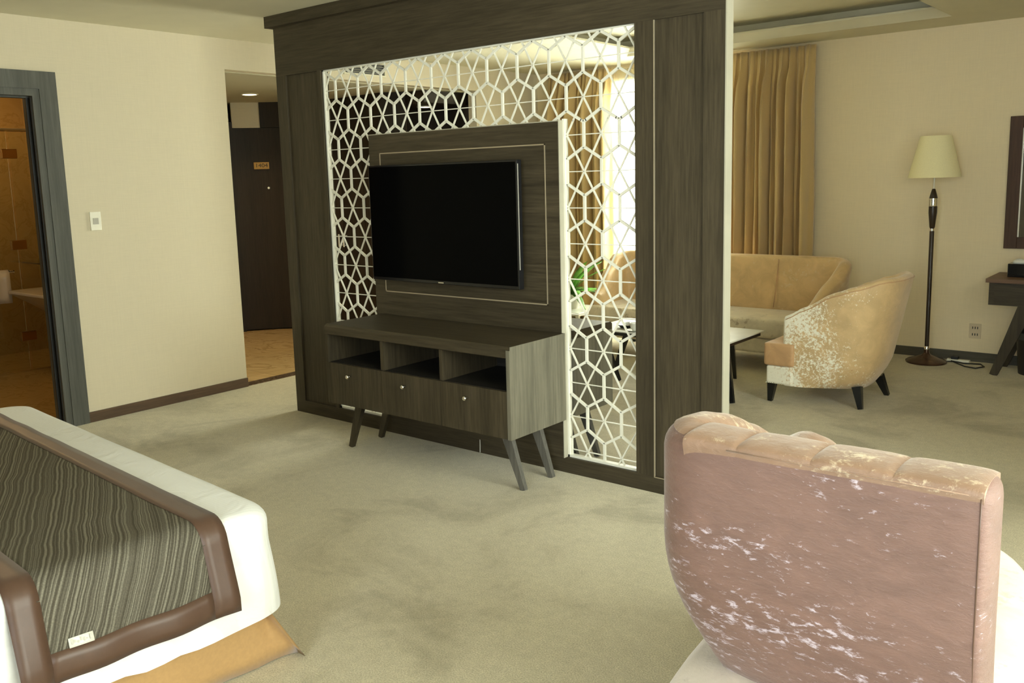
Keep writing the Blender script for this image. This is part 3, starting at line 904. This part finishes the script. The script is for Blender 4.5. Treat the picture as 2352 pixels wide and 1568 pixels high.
for (x, y, dx, dy) in ((2.475, 1.945, -.012, -.006), (2.475, 2.545, -.012, .006), (2.98, 2.06, .035, -.03), (2.99, 2.46, .05, .03)):
    bm = bmesh.new(); bar(bm, (x, y, .135), (x + dx, y + dy, 0), .056, .050, .028, .026, side=(1, 0, 0))
    obj('leg', bm, m_leg, ac)
bm = bmesh.new()
for k in range(9): lathe(bm, [(.0, -.002), (.006, .0), (.004, .004)], (2.45 + k * .013, 1.900, .130), 8, cap=False)
bmesh.ops.remove_doubles(bm, verts=bm.verts[:], dist=1e-5)
obj('nailheads', bm, m_chrome, ac)

# ------------------------------------------------------------------ sofa (faces -y)
sf = thing('sofa', 'long gold velvet sofa standing in front of the gold curtains', 'sofa', (1.4, 3.1, 0))
spath, slen = plan_path([(0.50, 2.78), (0.42, 3.40), (2.50, 3.40), (2.44, 2.78)], rad=.22, corner=8)
spath = [(x, y, -nx, -ny, s) for x, y, nx, ny, s in spath]
def s_top(s):
    u = abs(s - .5) * 2
    return interp([(0, .82), (.60, .82), (.70, .80), (.82, .68), (1.0, .50)], u)
def s_out(s, z): return (z - .45) * .16
bm = shell(spath, s_top, .16, lambda s: .10, s_out, nz=10)
smooth_angle(obj('back_and_arms', bm, m_vel_gold, sf), 70)
for x in (.97, 1.46, 1.92):
    bm = bmesh.new(); tube(bm, [(x, 3.26, .41), (x, 3.315, .60), (x, 3.352, .79)], .004, 6)
    obj('back_seam', bm, m_vel_cushion, sf, smooth=True)
obj('base', B((.50, 2.44, 2.72, 3.30, .14, .255), bev=.02, seg=3), m_vel_sofa_seat, sf)
smooth_angle(obj('seat_cushion', B((.505, 2.43, 2.695, 3.26, .257, .40), bev=.03, seg=4), m_vel_sofa_seat, sf), 50)
for x, y in ((.6, 2.8), (2.34, 2.8), (.6, 3.3), (2.34, 3.3)):
    bm = bmesh.new(); bar(bm, (x, y, .15), (x, y, 0), .055, .055, .035, .035); obj('leg', bm, m_leg, sf)

# ------------------------------------------------------------------ coffee table
ct = thing('coffee_table', 'low table with pale top and black slanted legs beside the sofa', 'coffee table', (1.75, 2.05, 0))
obj('table_top', B((1.16, 2.27, 1.74, 2.28, .392, .402), bev=.003), m_pot, ct)
obj('frame', B((1.18, 2.25, 1.76, 1.785, .365, .392), (1.18, 2.25, 2.235, 2.26, .365, .392), (1.18, 1.205, 1.785, 2.235, .365, .392), (2.225, 2.25, 1.785, 2.235, .365, .392)), m_leg, ct)
for (x0, y0, x1, y1) in ((1.23, 1.81, 1.32, 1.90), (1.23, 2.21, 1.14, 2.12), (2.20, 1.81, 2.29, 1.74), (2.06, 2.20, 1.995, 2.41)):
    bm = bmesh.new(); bar(bm, (x0, y0, .372), (x1, y1, 0), .045, .035, .028, .024); obj('leg', bm, m_leg, ct)
bw = thing('ashtray', 'black shallow dish on the pale coffee table, seen through the lattice', 'dish', (1.40, 1.90, .402))
bm = bmesh.new(); lathe(bm, [(.05, 0), (.085, .028), (.078, .028), (.045, .006)], (1.40, 1.90, .402), 24); smooth_angle(obj('dish', bm, m_leg, bw))
tg = thing('cup', 'white cup on its saucer beside the black dish on the coffee table', 'cup', (1.52, 1.80, .402))
bm = bmesh.new(); lathe(bm, [(.03, 0), (.065, .010), (.060, .012), (.03, .004)], (1.52, 1.80, .402), 24); smooth_angle(obj('saucer', bm, m_pot, tg))
bm = bmesh.new(); lathe(bm, [(.02, .006), (.034, .03), (.038, .06), (.034, .06), (.018, .012)], (1.52, 1.80, .402), 20); smooth_angle(obj('bowl', bm, m_pot, tg))

# ------------------------------------------------------------------ curtains
def curtain(x0, x1, y, z0, z1, folds, amp, seed):
    random.seed(seed)
    n = folds * 14; ph = [random.uniform(.7, 1.3) for _ in range(folds + 1)]
    tot = sum(ph[:folds]); rows = []
    def dy(u, top):
        k = u * tot; acc = 0
        for i in range(folds):
            if k <= acc + ph[i] or i == folds - 1:
                t = (k - acc) / ph[i]; break
            acc += ph[i]
        a = amp * (0.75 + .35 * math.sin(i * 2.3 + seed))
        return -a * (0.5 - 0.5 * math.cos(2 * PI * t)) ** (0.9 if not top else .6) + .25 * amp * math.sin(6 * PI * t) * .3
    levels = [0, .03, .07, .12, .2, .35, .5, .65, .8, .9, 1.0]
    for lv in levels:
        z = z1 + (z0 - z1) * lv
        k = interp([(0, .35), (.05, .45), (.15, 1.0), (1, 1.05)], lv)
        row = []
        for i in range(n + 1):
            u = i / n
            flare = (u - .5) * .05 * lv
            row.append((x0 + (x1 - x0) * (u + flare) + .006 * math.sin(9 * lv + i), y + k * dy(u, lv < .06), z))
        rows.append(row)
    bm = bmesh.new(); grid_surface(bm, rows)
    return bm
for (x0, x1, folds, seed, lab) in ((1.20, 1.995, 11, 3, 'gold pleated full-length curtain behind the sofa, right of the divider'),
                                   (-.72, .03, 11, 5, 'gold pleated full-length curtain seen through the lattice, left of the bright window')):
    c = obj('curtain', curtain(x0, x1, 3.86, .03, 2.50, folds, .17, seed), m_curtain, None, smooth=True)
    tag(c, lab, 'curtain', 'gold curtains at the far window')
    md = c.modifiers.new('solid', 'SOLIDIFY'); md.thickness = .004
c = obj('sheer_curtain', curtain(-.02, 1.32, 3.910, .03, 2.49, 16, .018, 8), m_sheer, None, smooth=True)
tag(c, 'thin white sheer curtain over the bright far window', 'curtain')

# ------------------------------------------------------------------ potted plant on a side table
stb = thing('side_table', 'small pale side table carrying the potted plant beside the sofa', 'side table', (-.05, 3.25, 0))
obj('table_top', B((-.33, .20, 3.0, 3.5, .235, .265), bev=.004), m_pot, stb)
for x in (-.30, .17):
    for y in (3.03, 3.47):
        bm = bmesh.new(); bar(bm, (x, y, .235), (x, y, 0), .03, .03); obj('leg', bm, m_pot, stb)
pp = thing('potted_plant', 'leafy green plant in a white pot on the side table', 'plant', (-.06, 3.25, .266))
bm = bmesh.new(); lathe(bm, [(.075, .265), (.11, .40), (.115, .405), (.10, .405), (.095, .38)], (-.06, 3.25, 0), 28); smooth_angle(obj('pot', bm, m_pot, pp))
bm = bmesh.new(); lathe(bm, [(.09, .382), (.095, .385)], (-.06, 3.25, 0), 20); obj('soil', bm, m_blackm, pp)
random.seed(4)
for k in range(26):
    a = 2 * PI * k / 26 + random.uniform(-.2, .2); L = random.uniform(.30, .52); up = random.uniform(.25, 1.25)
    d = Vector((math.cos(a), math.sin(a), 0)); sd = Vector((-d.y, d.x, 0)); rows = []
    for i in range(9):
        t = i / 8; p = Vector((-.06, 3.25, .39)) + d * (L * t * math.cos(up * (1 - t * .5))) + Vector((0, 0, L * (math.sin(up) * t - .55 * t * t * (1.3 - up * .7))))
        w = .035 * math.sin(PI * min(1, t * .95 + .05)) ** .7 * (1.1 - .3 * t)
        if p.x < -.85: p.x = -.85
        p.z = max(p.z, .30)
        rows.append([p - sd * w + Vector((0, 0, .006)), p, p + sd * w + Vector((0, 0, .006))])
    bm = bmesh.new(); grid_surface(bm, rows)
    lf = obj('leaf', bm, m_leaf, pp, smooth=True)
    lf.modifiers.new('solid', 'SOLIDIFY').thickness = .0015

# ------------------------------------------------------------------ floor lamp
fl = thing('floor_lamp', 'slim dark floor lamp with cream tapered shade against the tan wall', 'floor lamp', (2.97, 3.70, 0))
c = (2.97, 3.70, 0)
bm = bmesh.new(); lathe(bm, [(.145, 0), (.148, .012), (.135, .022), (.08, .040), (.035, .060), (.020, .075), (.0185, .10)], c, 40)
smooth_angle(obj('base', bm, plain('bronze_base', (.07, .035, .02), .25, .4), fl), 50)
bm = bmesh.new(); lathe(bm, [(.019, .10), (.0185, .12), (.0135, .13)], c, 20); smooth_angle(obj('collar', bm, m_chrome, fl))
m_pole = plain('dark_pole', (.035, .022, .013), .3)
bm = bmesh.new(); lathe(bm, [(.0155, .12), (.0165, 1.01), (.012, 1.02)], c, 20); smooth_angle(obj('pole', bm, m_pole, fl))
bm = bmesh.new(); lathe(bm, [(.017, 1.012), (.017, 1.030), (.010, 1.034)], c, 20); smooth_angle(obj('collar', bm, m_chrome, fl))
bm = bmesh.new(); lathe(bm, [(.014, 1.030), (.019, 1.04), (.030, 1.15), (.030, 1.20)], c, 24); lathe(bm, [(.030, 1.256), (.026, 1.275), (.012, 1.325), (.008, 1.328)], c, 24); smooth_angle(obj('turned_section', bm, m_pole, fl))
bm = bmesh.new(); lathe(bm, [(.031, 1.198), (.0325, 1.205), (.031, 1.214), (.0325, 1.222), (.031, 1.230), (.0325, 1.240), (.031, 1.257)], c, 28); smooth_angle(obj('chrome_band', bm, m_chrome, fl))
bm = bmesh.new(); lathe(bm, [(.005, 1.325), (.005, 1.46)], c, 12); obj('stem', bm, m_plate, fl)
bm = bmesh.new(); lathe(bm, [(.183, 1.412), (.182, 1.414), (.108, 1.716), (.107, 1.718), (.104, 1.716), (.178, 1.414), (.183, 1.412)], c, 56, cap=False); smooth_angle(obj('lamp_shade', bm, m_shade, fl), 60)
bm = bmesh.new()
for k in range(3):
    a = k * 2 * PI / 3; bar(bm, (c[0], c[1], 1.46), (c[0] + .165 * math.cos(a), c[1] + .165 * math.sin(a), 1.46), .003, .003)
lathe(bm, [(.018, 1.45), (.018, 1.50), (.012, 1.51)], c, 14)
lathe(bm, [(.012, 1.51), (.030, 1.56), (.026, 1.60), (.008, 1.62)], c, 16)
smooth_angle(obj('bulb_holder', bm, m_plate, fl))
bm = bmesh.new()
tube(bm, [(3.10, 3.74, .012), (3.14, 3.80, .008), (3.22, 3.77, .006), (3.33, 3.80, .006), (3.37, 3.72, .006), (3.33, 3.63, .006), (3.25, 3.66, .006), (3.18, 3.74, .008), (3.13, 3.78, .014)], .005, 8)
obj('power_cord', bm, m_blackm, fl, smooth=True)
ps = thing('power_strip', 'white power strip with a black plug on the carpet beside the lamp base', 'power strip', (3.17, 3.82, 0))
obj('strip_body', B((3.09, 3.25, 3.80, 3.845, 0, .022), bev=.004), m_plate, ps)
obj('plug', B((3.12, 3.17, 3.805, 3.84, .022, .045), bev=.004), m_blackm, ps)

# wall outlet
ou = thing('wall_outlet', 'double socket outlet low on the tan wall between lamp and desk', 'outlet', (3.257, FY, .237))
obj('outlet_plate', B((3.215, 3.298, FY - .007, FY, .180, .294), bev=.002), plain('outlet_ivory', (.60, .50, .34), .4), ou)
for z in (.21, .262):
    for x in (3.240, 3.257, 3.274):
        obj('socket_slot', B((x - .003, x + .003, FY - .0085, FY - .006, z - .009, z + .009)), m_blackm, ou)

# ------------------------------------------------------------------ desk, mirror, tissue box, bin
dk = thing('desk', 'dark wood writing desk with slanted legs below the framed mirror', 'desk', (3.43, 3.68, 0))
bm = bmesh.new(); box(bm, 3.405, 4.75, 3.43, 3.90, .672, .700)
obj('desk_top', bm, wood('desk_top_wood', (.13, .075, .045), (.22, .13, .08), 'x'), dk)
obj('apron', B((3.425, 4.73, 3.45, 3.90, .512, .672)), m_wood_h, dk)
obj('drawer', B((3.46, 4.05, 3.443, 3.451, .525, .66)), m_wood_h, dk)
for y in (3.49, 3.84):
    bm = bmesh.new(); bar(bm, (3.66, y, .512), (3.475, y, 0), .10, .035, .05, .03, side=(1, 0, 0)); obj('leg', bm, m_wood_v, dk)
    bm = bmesh.new(); bar(bm, (4.50, y, .512), (4.68, y, 0), .10, .035, .05, .03, side=(1, 0, 0)); obj('leg', bm, m_wood_v, dk)
tb = thing('tissue_box', 'black tissue box with a white tissue showing, on the desk', 'tissue box', (3.64, 3.66, .70))
obj('box', B((3.51, 3.77, 3.59, 3.72, .7005, .795), bev=.003), m_black, tb)
bm = bmesh.new(); loft(bm, [[(3.572 + .045 * math.cos(a) * k, 3.655 + .03 * math.sin(a) * k, .795 + z) for a in [2 * PI * i / 16 for i in range(16)]] for k, z in ((1, -.002), (.9, .015), (.6, .026), (.25, .032))])
obj('tissue', bm, m_pot, tb, smooth=True)
mr = thing('wall_mirror', 'large mirror in a dark wood frame hanging above the desk', 'mirror', (4.0, FY, 1.36))
mx0, mx1, mz0, mz1, mw = 3.42, 4.6, .878, 1.838, .085
obj('frame', B((mx0, mx0 + mw, FY - .03, FY, mz0, mz1), (mx1 - mw, mx1, FY - .03, FY, mz0, mz1), (mx0 + mw, mx1 - mw, FY - .03, FY, mz0, mz0 + mw), (mx0 + mw, mx1 - mw, FY - .03, FY, mz1 - mw, mz1), bev=.003), wood('mirror_wood', (.055, .026, .014), (.10, .05, .028), 'z'), mr)
obj('mirror_glass', B((mx0 + mw, mx1 - mw, FY - .018, FY - .002, mz0 + mw, mz1 - mw)), m_mirror, mr)
obj('bevel_strip', B((mx0 + mw, mx0 + mw + .008, FY - .022, FY - .018, mz0 + mw, mz1 - mw)), m_plate, mr)
wb = thing('waste_bin', 'black waste bin with a liner on the carpet under the desk', 'bin', (3.72, 3.68, 0))
bm = bmesh.new(); lathe(bm, [(.12, 0), (.145, .30), (.140, .30), (.115, .01)], (3.72, 3.68, 0), 32); smooth_angle(obj('bin_body', bm, m_blackm, wb))
bm = bmesh.new(); lathe(bm, [(.147, .255), (.150, .302), (.141, .306), (.138, .27)], (3.72, 3.68, 0), 32, cap=False); smooth_angle(obj('bin_liner', bm, plain('bin_liner_grey', (.05, .055, .05), .4), wb))

# ------------------------------------------------------------------ bed (local frame: u along the foot toward the left, v toward the head)
BU = Vector((-2.08, .14, 0)).normalized(); BV = Vector((-BU.y, BU.x, 0)); BV = -BV if BV.y > 0 else BV
bang = math.atan2(-BU.y, -BU.x)     # local +x = -BU
bd = thing('bed', 'large bed with white duvet and gold bed skirt in the lower left corner', 'bed', (2.560, -2.003, 0), None, bang)
def bo(n, bm, m, p=None, **k): return obj(n, bm, m, p or bd, local=True, **k)
# local coordinates: x<=0 along the foot (0 = near right corner), y<=0 toward the head
BL, BW, TZ = 2.05, 2.115, .528
bo('mattress', B((-BW + .05, -.05, -BL + .03, -.05, .24, .47), bev=.04, seg=4), m_mattress)
bo('bed_base', B((-BW + .07, -.07, -BL + .05, -.07, .03, .238)), m_mattress)
for x, y in ((-.12, -.12), (-BW + .12, -.12), (-.12, -BL + .1), (-BW + .12, -BL + .1)):
    bo('leg', B((x - .03, x + .03, y - .03, y + .03, 0, .03)), m_leg)
def fold(n):
    return n
def drape(d, r=.085):
    """arc-length d past the crown edge -> (outward, z drop)"""
    q = PI / 2 * r
    if d <= 0: return d, 0.0
    if d < q:
        a = d / r; return r * math.sin(a), r * (1 - math.cos(a))
    return r, r + (d - q)
def cloth_point(px, py, lift=0.0, wav=0.0, hem=.30):
    """px, py flat cloth coords: >0 hangs over the right / foot side"""
    r = .085
    dx = px + r; dy = py + r     # flat top stops r short of the edge
    ox, zx = drape(dx, r + lift * .0) if dx > 0 else (dx, 0)
    oy, zy = drape(dy, r) if dy > 0 else (dy, 0)
    z = TZ - (zx + zy if min(zx, zy) <= 0 else math.hypot(zx, zy) if False else max(zx, zy) + .25 * min(zx, zy))
    return ox - r, oy - r, z, zx, zy
def duvet():
    # plan outline swept downwards: rings of rounded rectangle from top centre to hem
    bm = bmesh.new(); rings = []
    def rr(x0, x1, y0, y1, r, n=14):
        pts = []
        for cx, cy, a0 in ((x1 - r, y1 - r, 0), (x0 + r, y1 - r, 90), (x0 + r, y0 + r, 180), (x1 - r, y0 + r, 270)):
            for i in range(n + 1):
                a = math.radians(a0 + 90 * i / n); pts.append((cx + r * math.cos(a), cy + r * math.sin(a), math.cos(a), math.sin(a)))
        # subdivide the long straight sides
        out = []
        for i, p in enumerate(pts):
            q = pts[(i + 1) % len(pts)]; d = math.hypot(q[0] - p[0], q[1] - p[1]); m = max(1, int(d / .05))
            for k in range(m):
                t = k / m; out.append((p[0] + (q[0] - p[0]) * t, p[1] + (q[1] - p[1]) * t, p[2], p[3]))
        return out
    base = rr(-BW, 0, -BL, 0, .10)
    prof = []   # (inset, z)
    r = .05
    for ins in (.95, .7, .5, .3, .2, .12, .08): prof.append((ins, TZ + .004 * (ins > .3)))
    for i in range(0, 8):
        a = PI / 2 * i / 7; prof.append((r - r * math.sin(a), TZ - r + r * math.cos(a)))
    for z in (.44, .41, .38, .35, .32, .29, .26, .235, .21, .195): prof.append((-.0, z))
    for ins, z in prof:
        ring = []
        for k, (x, y, nx, ny) in enumerate(base):
            cx, cy = -BW / 2, -BL / 2
            if ins > 0:
                sx = (BW / 2 - ins) / (BW / 2); sy = (BL / 2 - ins) / (BL / 2)
                px, py = cx + (x - cx) * max(sx, .02), cy + (y - cy) * max(sy, .02)
            else: px, py = x, y
            hang = max(0, (.42 - z) / .25)
            w = noise.noise(Vector((x * 3.2, y * 3.2, 1.3))) * .032 * hang + noise.noise(Vector((x * 10, y * 10, z * 3))) * .022 * hang
            hz = 0
            if z < .27: hz = noise.noise(Vector((x * 2.5, y * 2.5, 5))) * .035 * ((.27 - z) / .075)
            tz = noise.noise(Vector((px * 2.1, py * 2.1, 3))) * .004
            ring.append((px + nx * (w + .018 * hang), py + ny * (w + .018 * hang), z + hz + tz))
        rings.append(ring)
    loft(bm, rings[::-1], cap=False)
    bm.faces.new([bm.verts.new(p) for p in rings[0]])
    bmesh.ops.remove_doubles(bm, verts=bm.verts[:], dist=1e-5)
    return bm
o = bo('duvet', duvet(), m_duvet, smooth=True)
# bed skirt: flat flared panels with soft pleats
def skirt():
    bm = bmesh.new(); rows = []
    line = [(-BW - .02, .0)]
    n = 44
    top, bot = [], []
    P = []
    for i in range(n + 1): P.append((-BW + BW * i / n, 0, 0, 1))
    for i in range(7):
        a = math.radians(90 - 90 * i / 6); P.append((-.03 + .03 * math.cos(a), -.03 + .03 * math.sin(a), math.cos(a), math.sin(a)))
    for i in range(1, n + 1): P.append((0, -.03 - (BL - .03) * i / n, 1, 0))
    rows = []
    for lv in range(7):
        t = lv / 6; z = .26 * (1 - t) + .004
        row = []
        for k, (x, y, nx, ny) in enumerate(P):
            corner = math.exp(-((x - 0) ** 2 + (y - 0) ** 2) / .012)
            w = (.012 * math.sin(k * .9) + .02 * noise.noise(Vector((x * 4, y * 4, 2)))) * t
            w *= (1 - corner); pin = .05 * corner * (1 - t)
            ex = -.04 - .02 * t + w - pin; ey = -.04 + .10 * t + w * .4 - pin
            row.append((x + nx * ex, y + ny * ey, z))
        rows.append(row)
    grid_surface(bm, rows)
    return bm
o = bo('bed_skirt', skirt(), m_skirt, smooth=True); o.modifiers.new('solid', 'SOLIDIFY').thickness = .003

# bed runner: a cloth of its own that lies over the duvet
br = thing('bed_runner', 'grey striped bed runner with brown satin border lying across the white duvet', 'bed runner', (2.560, -2.003, 0), None, bang)
def ro(n, bm, m): return obj(n, bm, m, br, local=True, recalc=False, smooth=True)
VA, VB = -.180, -.775      # edges across the bed
BO = .078                  # border width
HEM = .235                 # how far the cloth hangs below the bed top at the near corner
def runner_patch(u0, u1, v0, v1, lift, mu=None):
    """u: arc length from left over the top and down the right side. 0 at crown edge. v across."""
    bm = bmesh.new(); rows = []
    nu = max(2, int((u1 - u0) / .02)); nv = max(2, int(abs(v1 - v0) / .02))
    for j in range(nv + 1):
        v = v0 + (v1 - v0) * j / nv; row = []
        for i in range(nu + 1):
            u = u0 + (u1 - u0) * i / nu
            r = .075
            ox, dz = drape(u + r, r)
            x = ox - r + .010; z = TZ + .010 - dz
            hang = max(0, min(1, (TZ - z - .06) / .15))
            # the hanging end skews a little toward the head and ripples
            vv = v - .035 * hang * ((v - VA) / (VB - VA)) * 0
            wv = noise.noise(Vector((u * 2.0, v * 3.2, 1.3))) * .014 * hang
            wv += .005 * hang * math.sin(v * 30)
            top = .003 * noise.noise(Vector((u * 6, v * 6, 0)))
            row.append((x + .030 * hang + wv + lift * hang + .010 * (hang > 0) * hang, vv, z + top + lift * (1 - hang)))
        rows.append(row)
    grid_surface(bm, rows)
    bmesh.ops.recalc_face_normals(bm, faces=bm.faces[:])
    return bm
U0, U1 = -BW + .02, .232
ctr = runner_patch(U0, U1 - BO + .01, VA - BO + .008, VB + BO - .008, .001)
o = ro('striped_cloth', ctr, m_runner); o.modifiers.new('solid', 'SOLIDIFY').thickness = .003
bm = runner_patch(U0, U1, VA, VA - BO, .003)
b2 = runner_patch(U0, U1, VB + BO, VB, .003)
b3 = runner_patch(U1 - BO, U1, VA - BO, VB + BO, .003)
for s_ in (b2, b3):
    me = bpy.data.meshes.new('tmp'); s_.to_mesh(me); s_.free(); bm.from_mesh(me); bpy.data.meshes.remove(me)
o = ro('satin_border', bm, m_satin); o.modifiers.new('solid', 'SOLIDIFY').thickness = .003
tg_b = runner_patch(U1 - BO - .022, U1 - BO + .001, VB + BO + .045, VB + BO + .105, .007)
o = ro('care_label', tg_b, plain('label_white', (.72, .70, .62), .6)); o['label'] = 'small white woven label'
o.modifiers.new('solid', 'SOLIDIFY').thickness = .0015
lb = bmesh.new()
for k in range(7):
    v = VB + BO + .050 + k * .0075; rr_ = runner_patch(U1 - BO - .018 + .003 * (k % 3), U1 - BO - .006 - .003 * (k % 2), v, v + .004, .0105)
    me = bpy.data.meshes.new('tmp'); rr_.to_mesh(me); rr_.free(); lb.from_mesh(me); bpy.data.meshes.remove(me)
obj('label_print', lb, m_grey, o, local=True)

# ------------------------------------------------------------------ foreground chaise (faces +y, back to the camera)
ch = thing('chaise_chair', 'rose crushed-velvet one-armed chaise with channelled back, close to the camera', 'chaise chair', (4.19, -1.47, 0))
# travel: right end of the back -> left corner -> along the left arm to its front
cpath, clen = plan_path([(4.477, -2.00), (3.843, -2.00), (3.828, -1.03)], rad=.14, corner=12)
cpath = [(x, y, -nx, -ny, s) for x, y, nx, ny, s in cpath]
def c_top(s):
    return interp([(0, .978), (.30, .976), (.39, .982), (.434, .986), (.484, .980), (.547, .955), (.61, .912), (.704, .848), (.78, .795), (.83, .778), (.88, .786), (.956, .745), (1.0, .690)], s)
def c_out(s, z):
    low = max(0, .74 - z)
    k = .25 + .80 * min(1, s * 2.6)
    return -(low ** 1.9) * 1.2 * k
bm = shell(cpath, c_top, .41, lambda s: .125, c_out, nz=16, ntop=12, crown=lambda s: .42 + .40 * max(0, min(1, (s - .28) / .12)), end_round=6, end_r=.020)
bo_ = smooth_angle(obj('back_and_arm', bm, m_vel_rose, ch), 70)
# channelled padding rolling over the top of the back
SEAMS = [4.482, 4.339, 4.194, 4.049, 3.935]
def pads():
    bm = bmesh.new()
    for a, b in zip(SEAMS, SEAMS[1:]):
        rings = []; n = 16
        for i in range(n + 1):
            x = a + (b - a) * i / n; t = i / n
            e = (1 - abs(2 * t - 1) ** 3.2) ** .5 if 0 < t < 1 else 0.0
            e = .74 + .26 * e
            s = (4.496 - x) / clen
            zt = c_top(max(0, s)) + .003
            zb = .960; ring = []
            for k in range(15):
                an = PI * k / 14
                ring.append((x, -1.937 - .0645 * math.cos(an) * (.965 + .035 * e), zb + (zt - zb + .003) * math.sin(an) ** .45 * e))
            ring.append((x, -1.872, .62)); ring.append((x, -1.92, .62))
            rings.append(ring)
        loft(bm, rings)
    return bm
smooth_angle(obj('channel_padding', pads(), m_vel_lit_top, ch), 60)
bm = bmesh.new()
tube(bm, [(x, -2.0015, .963) for x in (4.46, 4.3, 4.15, 4.03)], .0016, 6)
obj('top_seam', bm, m_vel_lit_top, ch, smooth=True)
bm = bmesh.new()
tube(bm, [(4.478, -2.000 - c_out(.02, z), z) for z in (.96, .9, .8, .7, .6, .5, .42)], .0014, 6)
obj('side_seam', bm, m_satin, ch, smooth=True)
def armpad():
    bm = bmesh.new(); rings = []
    for p in cpath:
        x, y, nx, ny, s = p
        if s < .34: continue
        zt = c_top(s); ring = []
        k = min(1, (s - .34) / .08)
        for i in range(13):
            a = .85 + (PI - .85) * i / 12
            ring.append((x + nx * (-.0625 + .0640 * math.cos(a)), y + ny * (-.0625 + .0640 * math.cos(a)), zt - .050 + (.050 + .003 * k) * math.sin(a)))
        ring.append((x + nx * -.127, y + ny * -.127, zt - .16)); ring.append((x + nx * -.09, y + ny * -.09, zt - .16))
        rings.append(ring)
    loft(bm, rings)
    return bm
smooth_angle(obj('arm_padding', armpad(), m_vel_lit_top, ch), 60)
# long oval seat
def oval(cx, cy, a, b, ang, n=56, p=2.3):
    out = []
    for i in range(n):
        t = 2 * PI * i / n; c_, s_ = math.cos(t), math.sin(t)
        u = a * math.copysign(abs(c_) ** (2 / p), c_); v = b * math.copysign(abs(s_) ** (2 / p), s_)
        out.append((cx + u * math.cos(ang) - v * math.sin(ang), cy + u * math.sin(ang) + v * math.cos(ang)))
    return out
def oval_loft(prof, cx, cy, a, b, ang):
    bm = bmesh.new(); loft(bm, [[(x, y, z) for x, y in oval(cx, cy, a - d, b - d, ang)] for d, z in prof]); return bm
OX, OY, OA, OB, OANG = 4.172, -1.55, .80, .325, math.radians(90)
smooth_angle(obj('seat_base', oval_loft([(.05, .13), (.02, .15), (0, .19), (-.006, .26), (.004, .30)], OX, OY, OA, OB, OANG), m_vel_rose, ch), 60)
smooth_angle(obj('seat_cushion', oval_loft([(.012, .302), (-.004, .315), (-.008, .34), (-.004, .385), (.010, .41), (.035, .424), (.10, .43)], OX, OY, OA, OB, OANG), m_vel_seat, ch), 60)
for x, y in ((4.04, -2.08), (4.32, -2.08), (4.04, -1.02), (4.32, -1.02)):
    bm = bmesh.new(); bar(bm, (x, y, .15), (x, y, 0), .05, .05, .03, .03); obj('leg', bm, m_leg, ch)
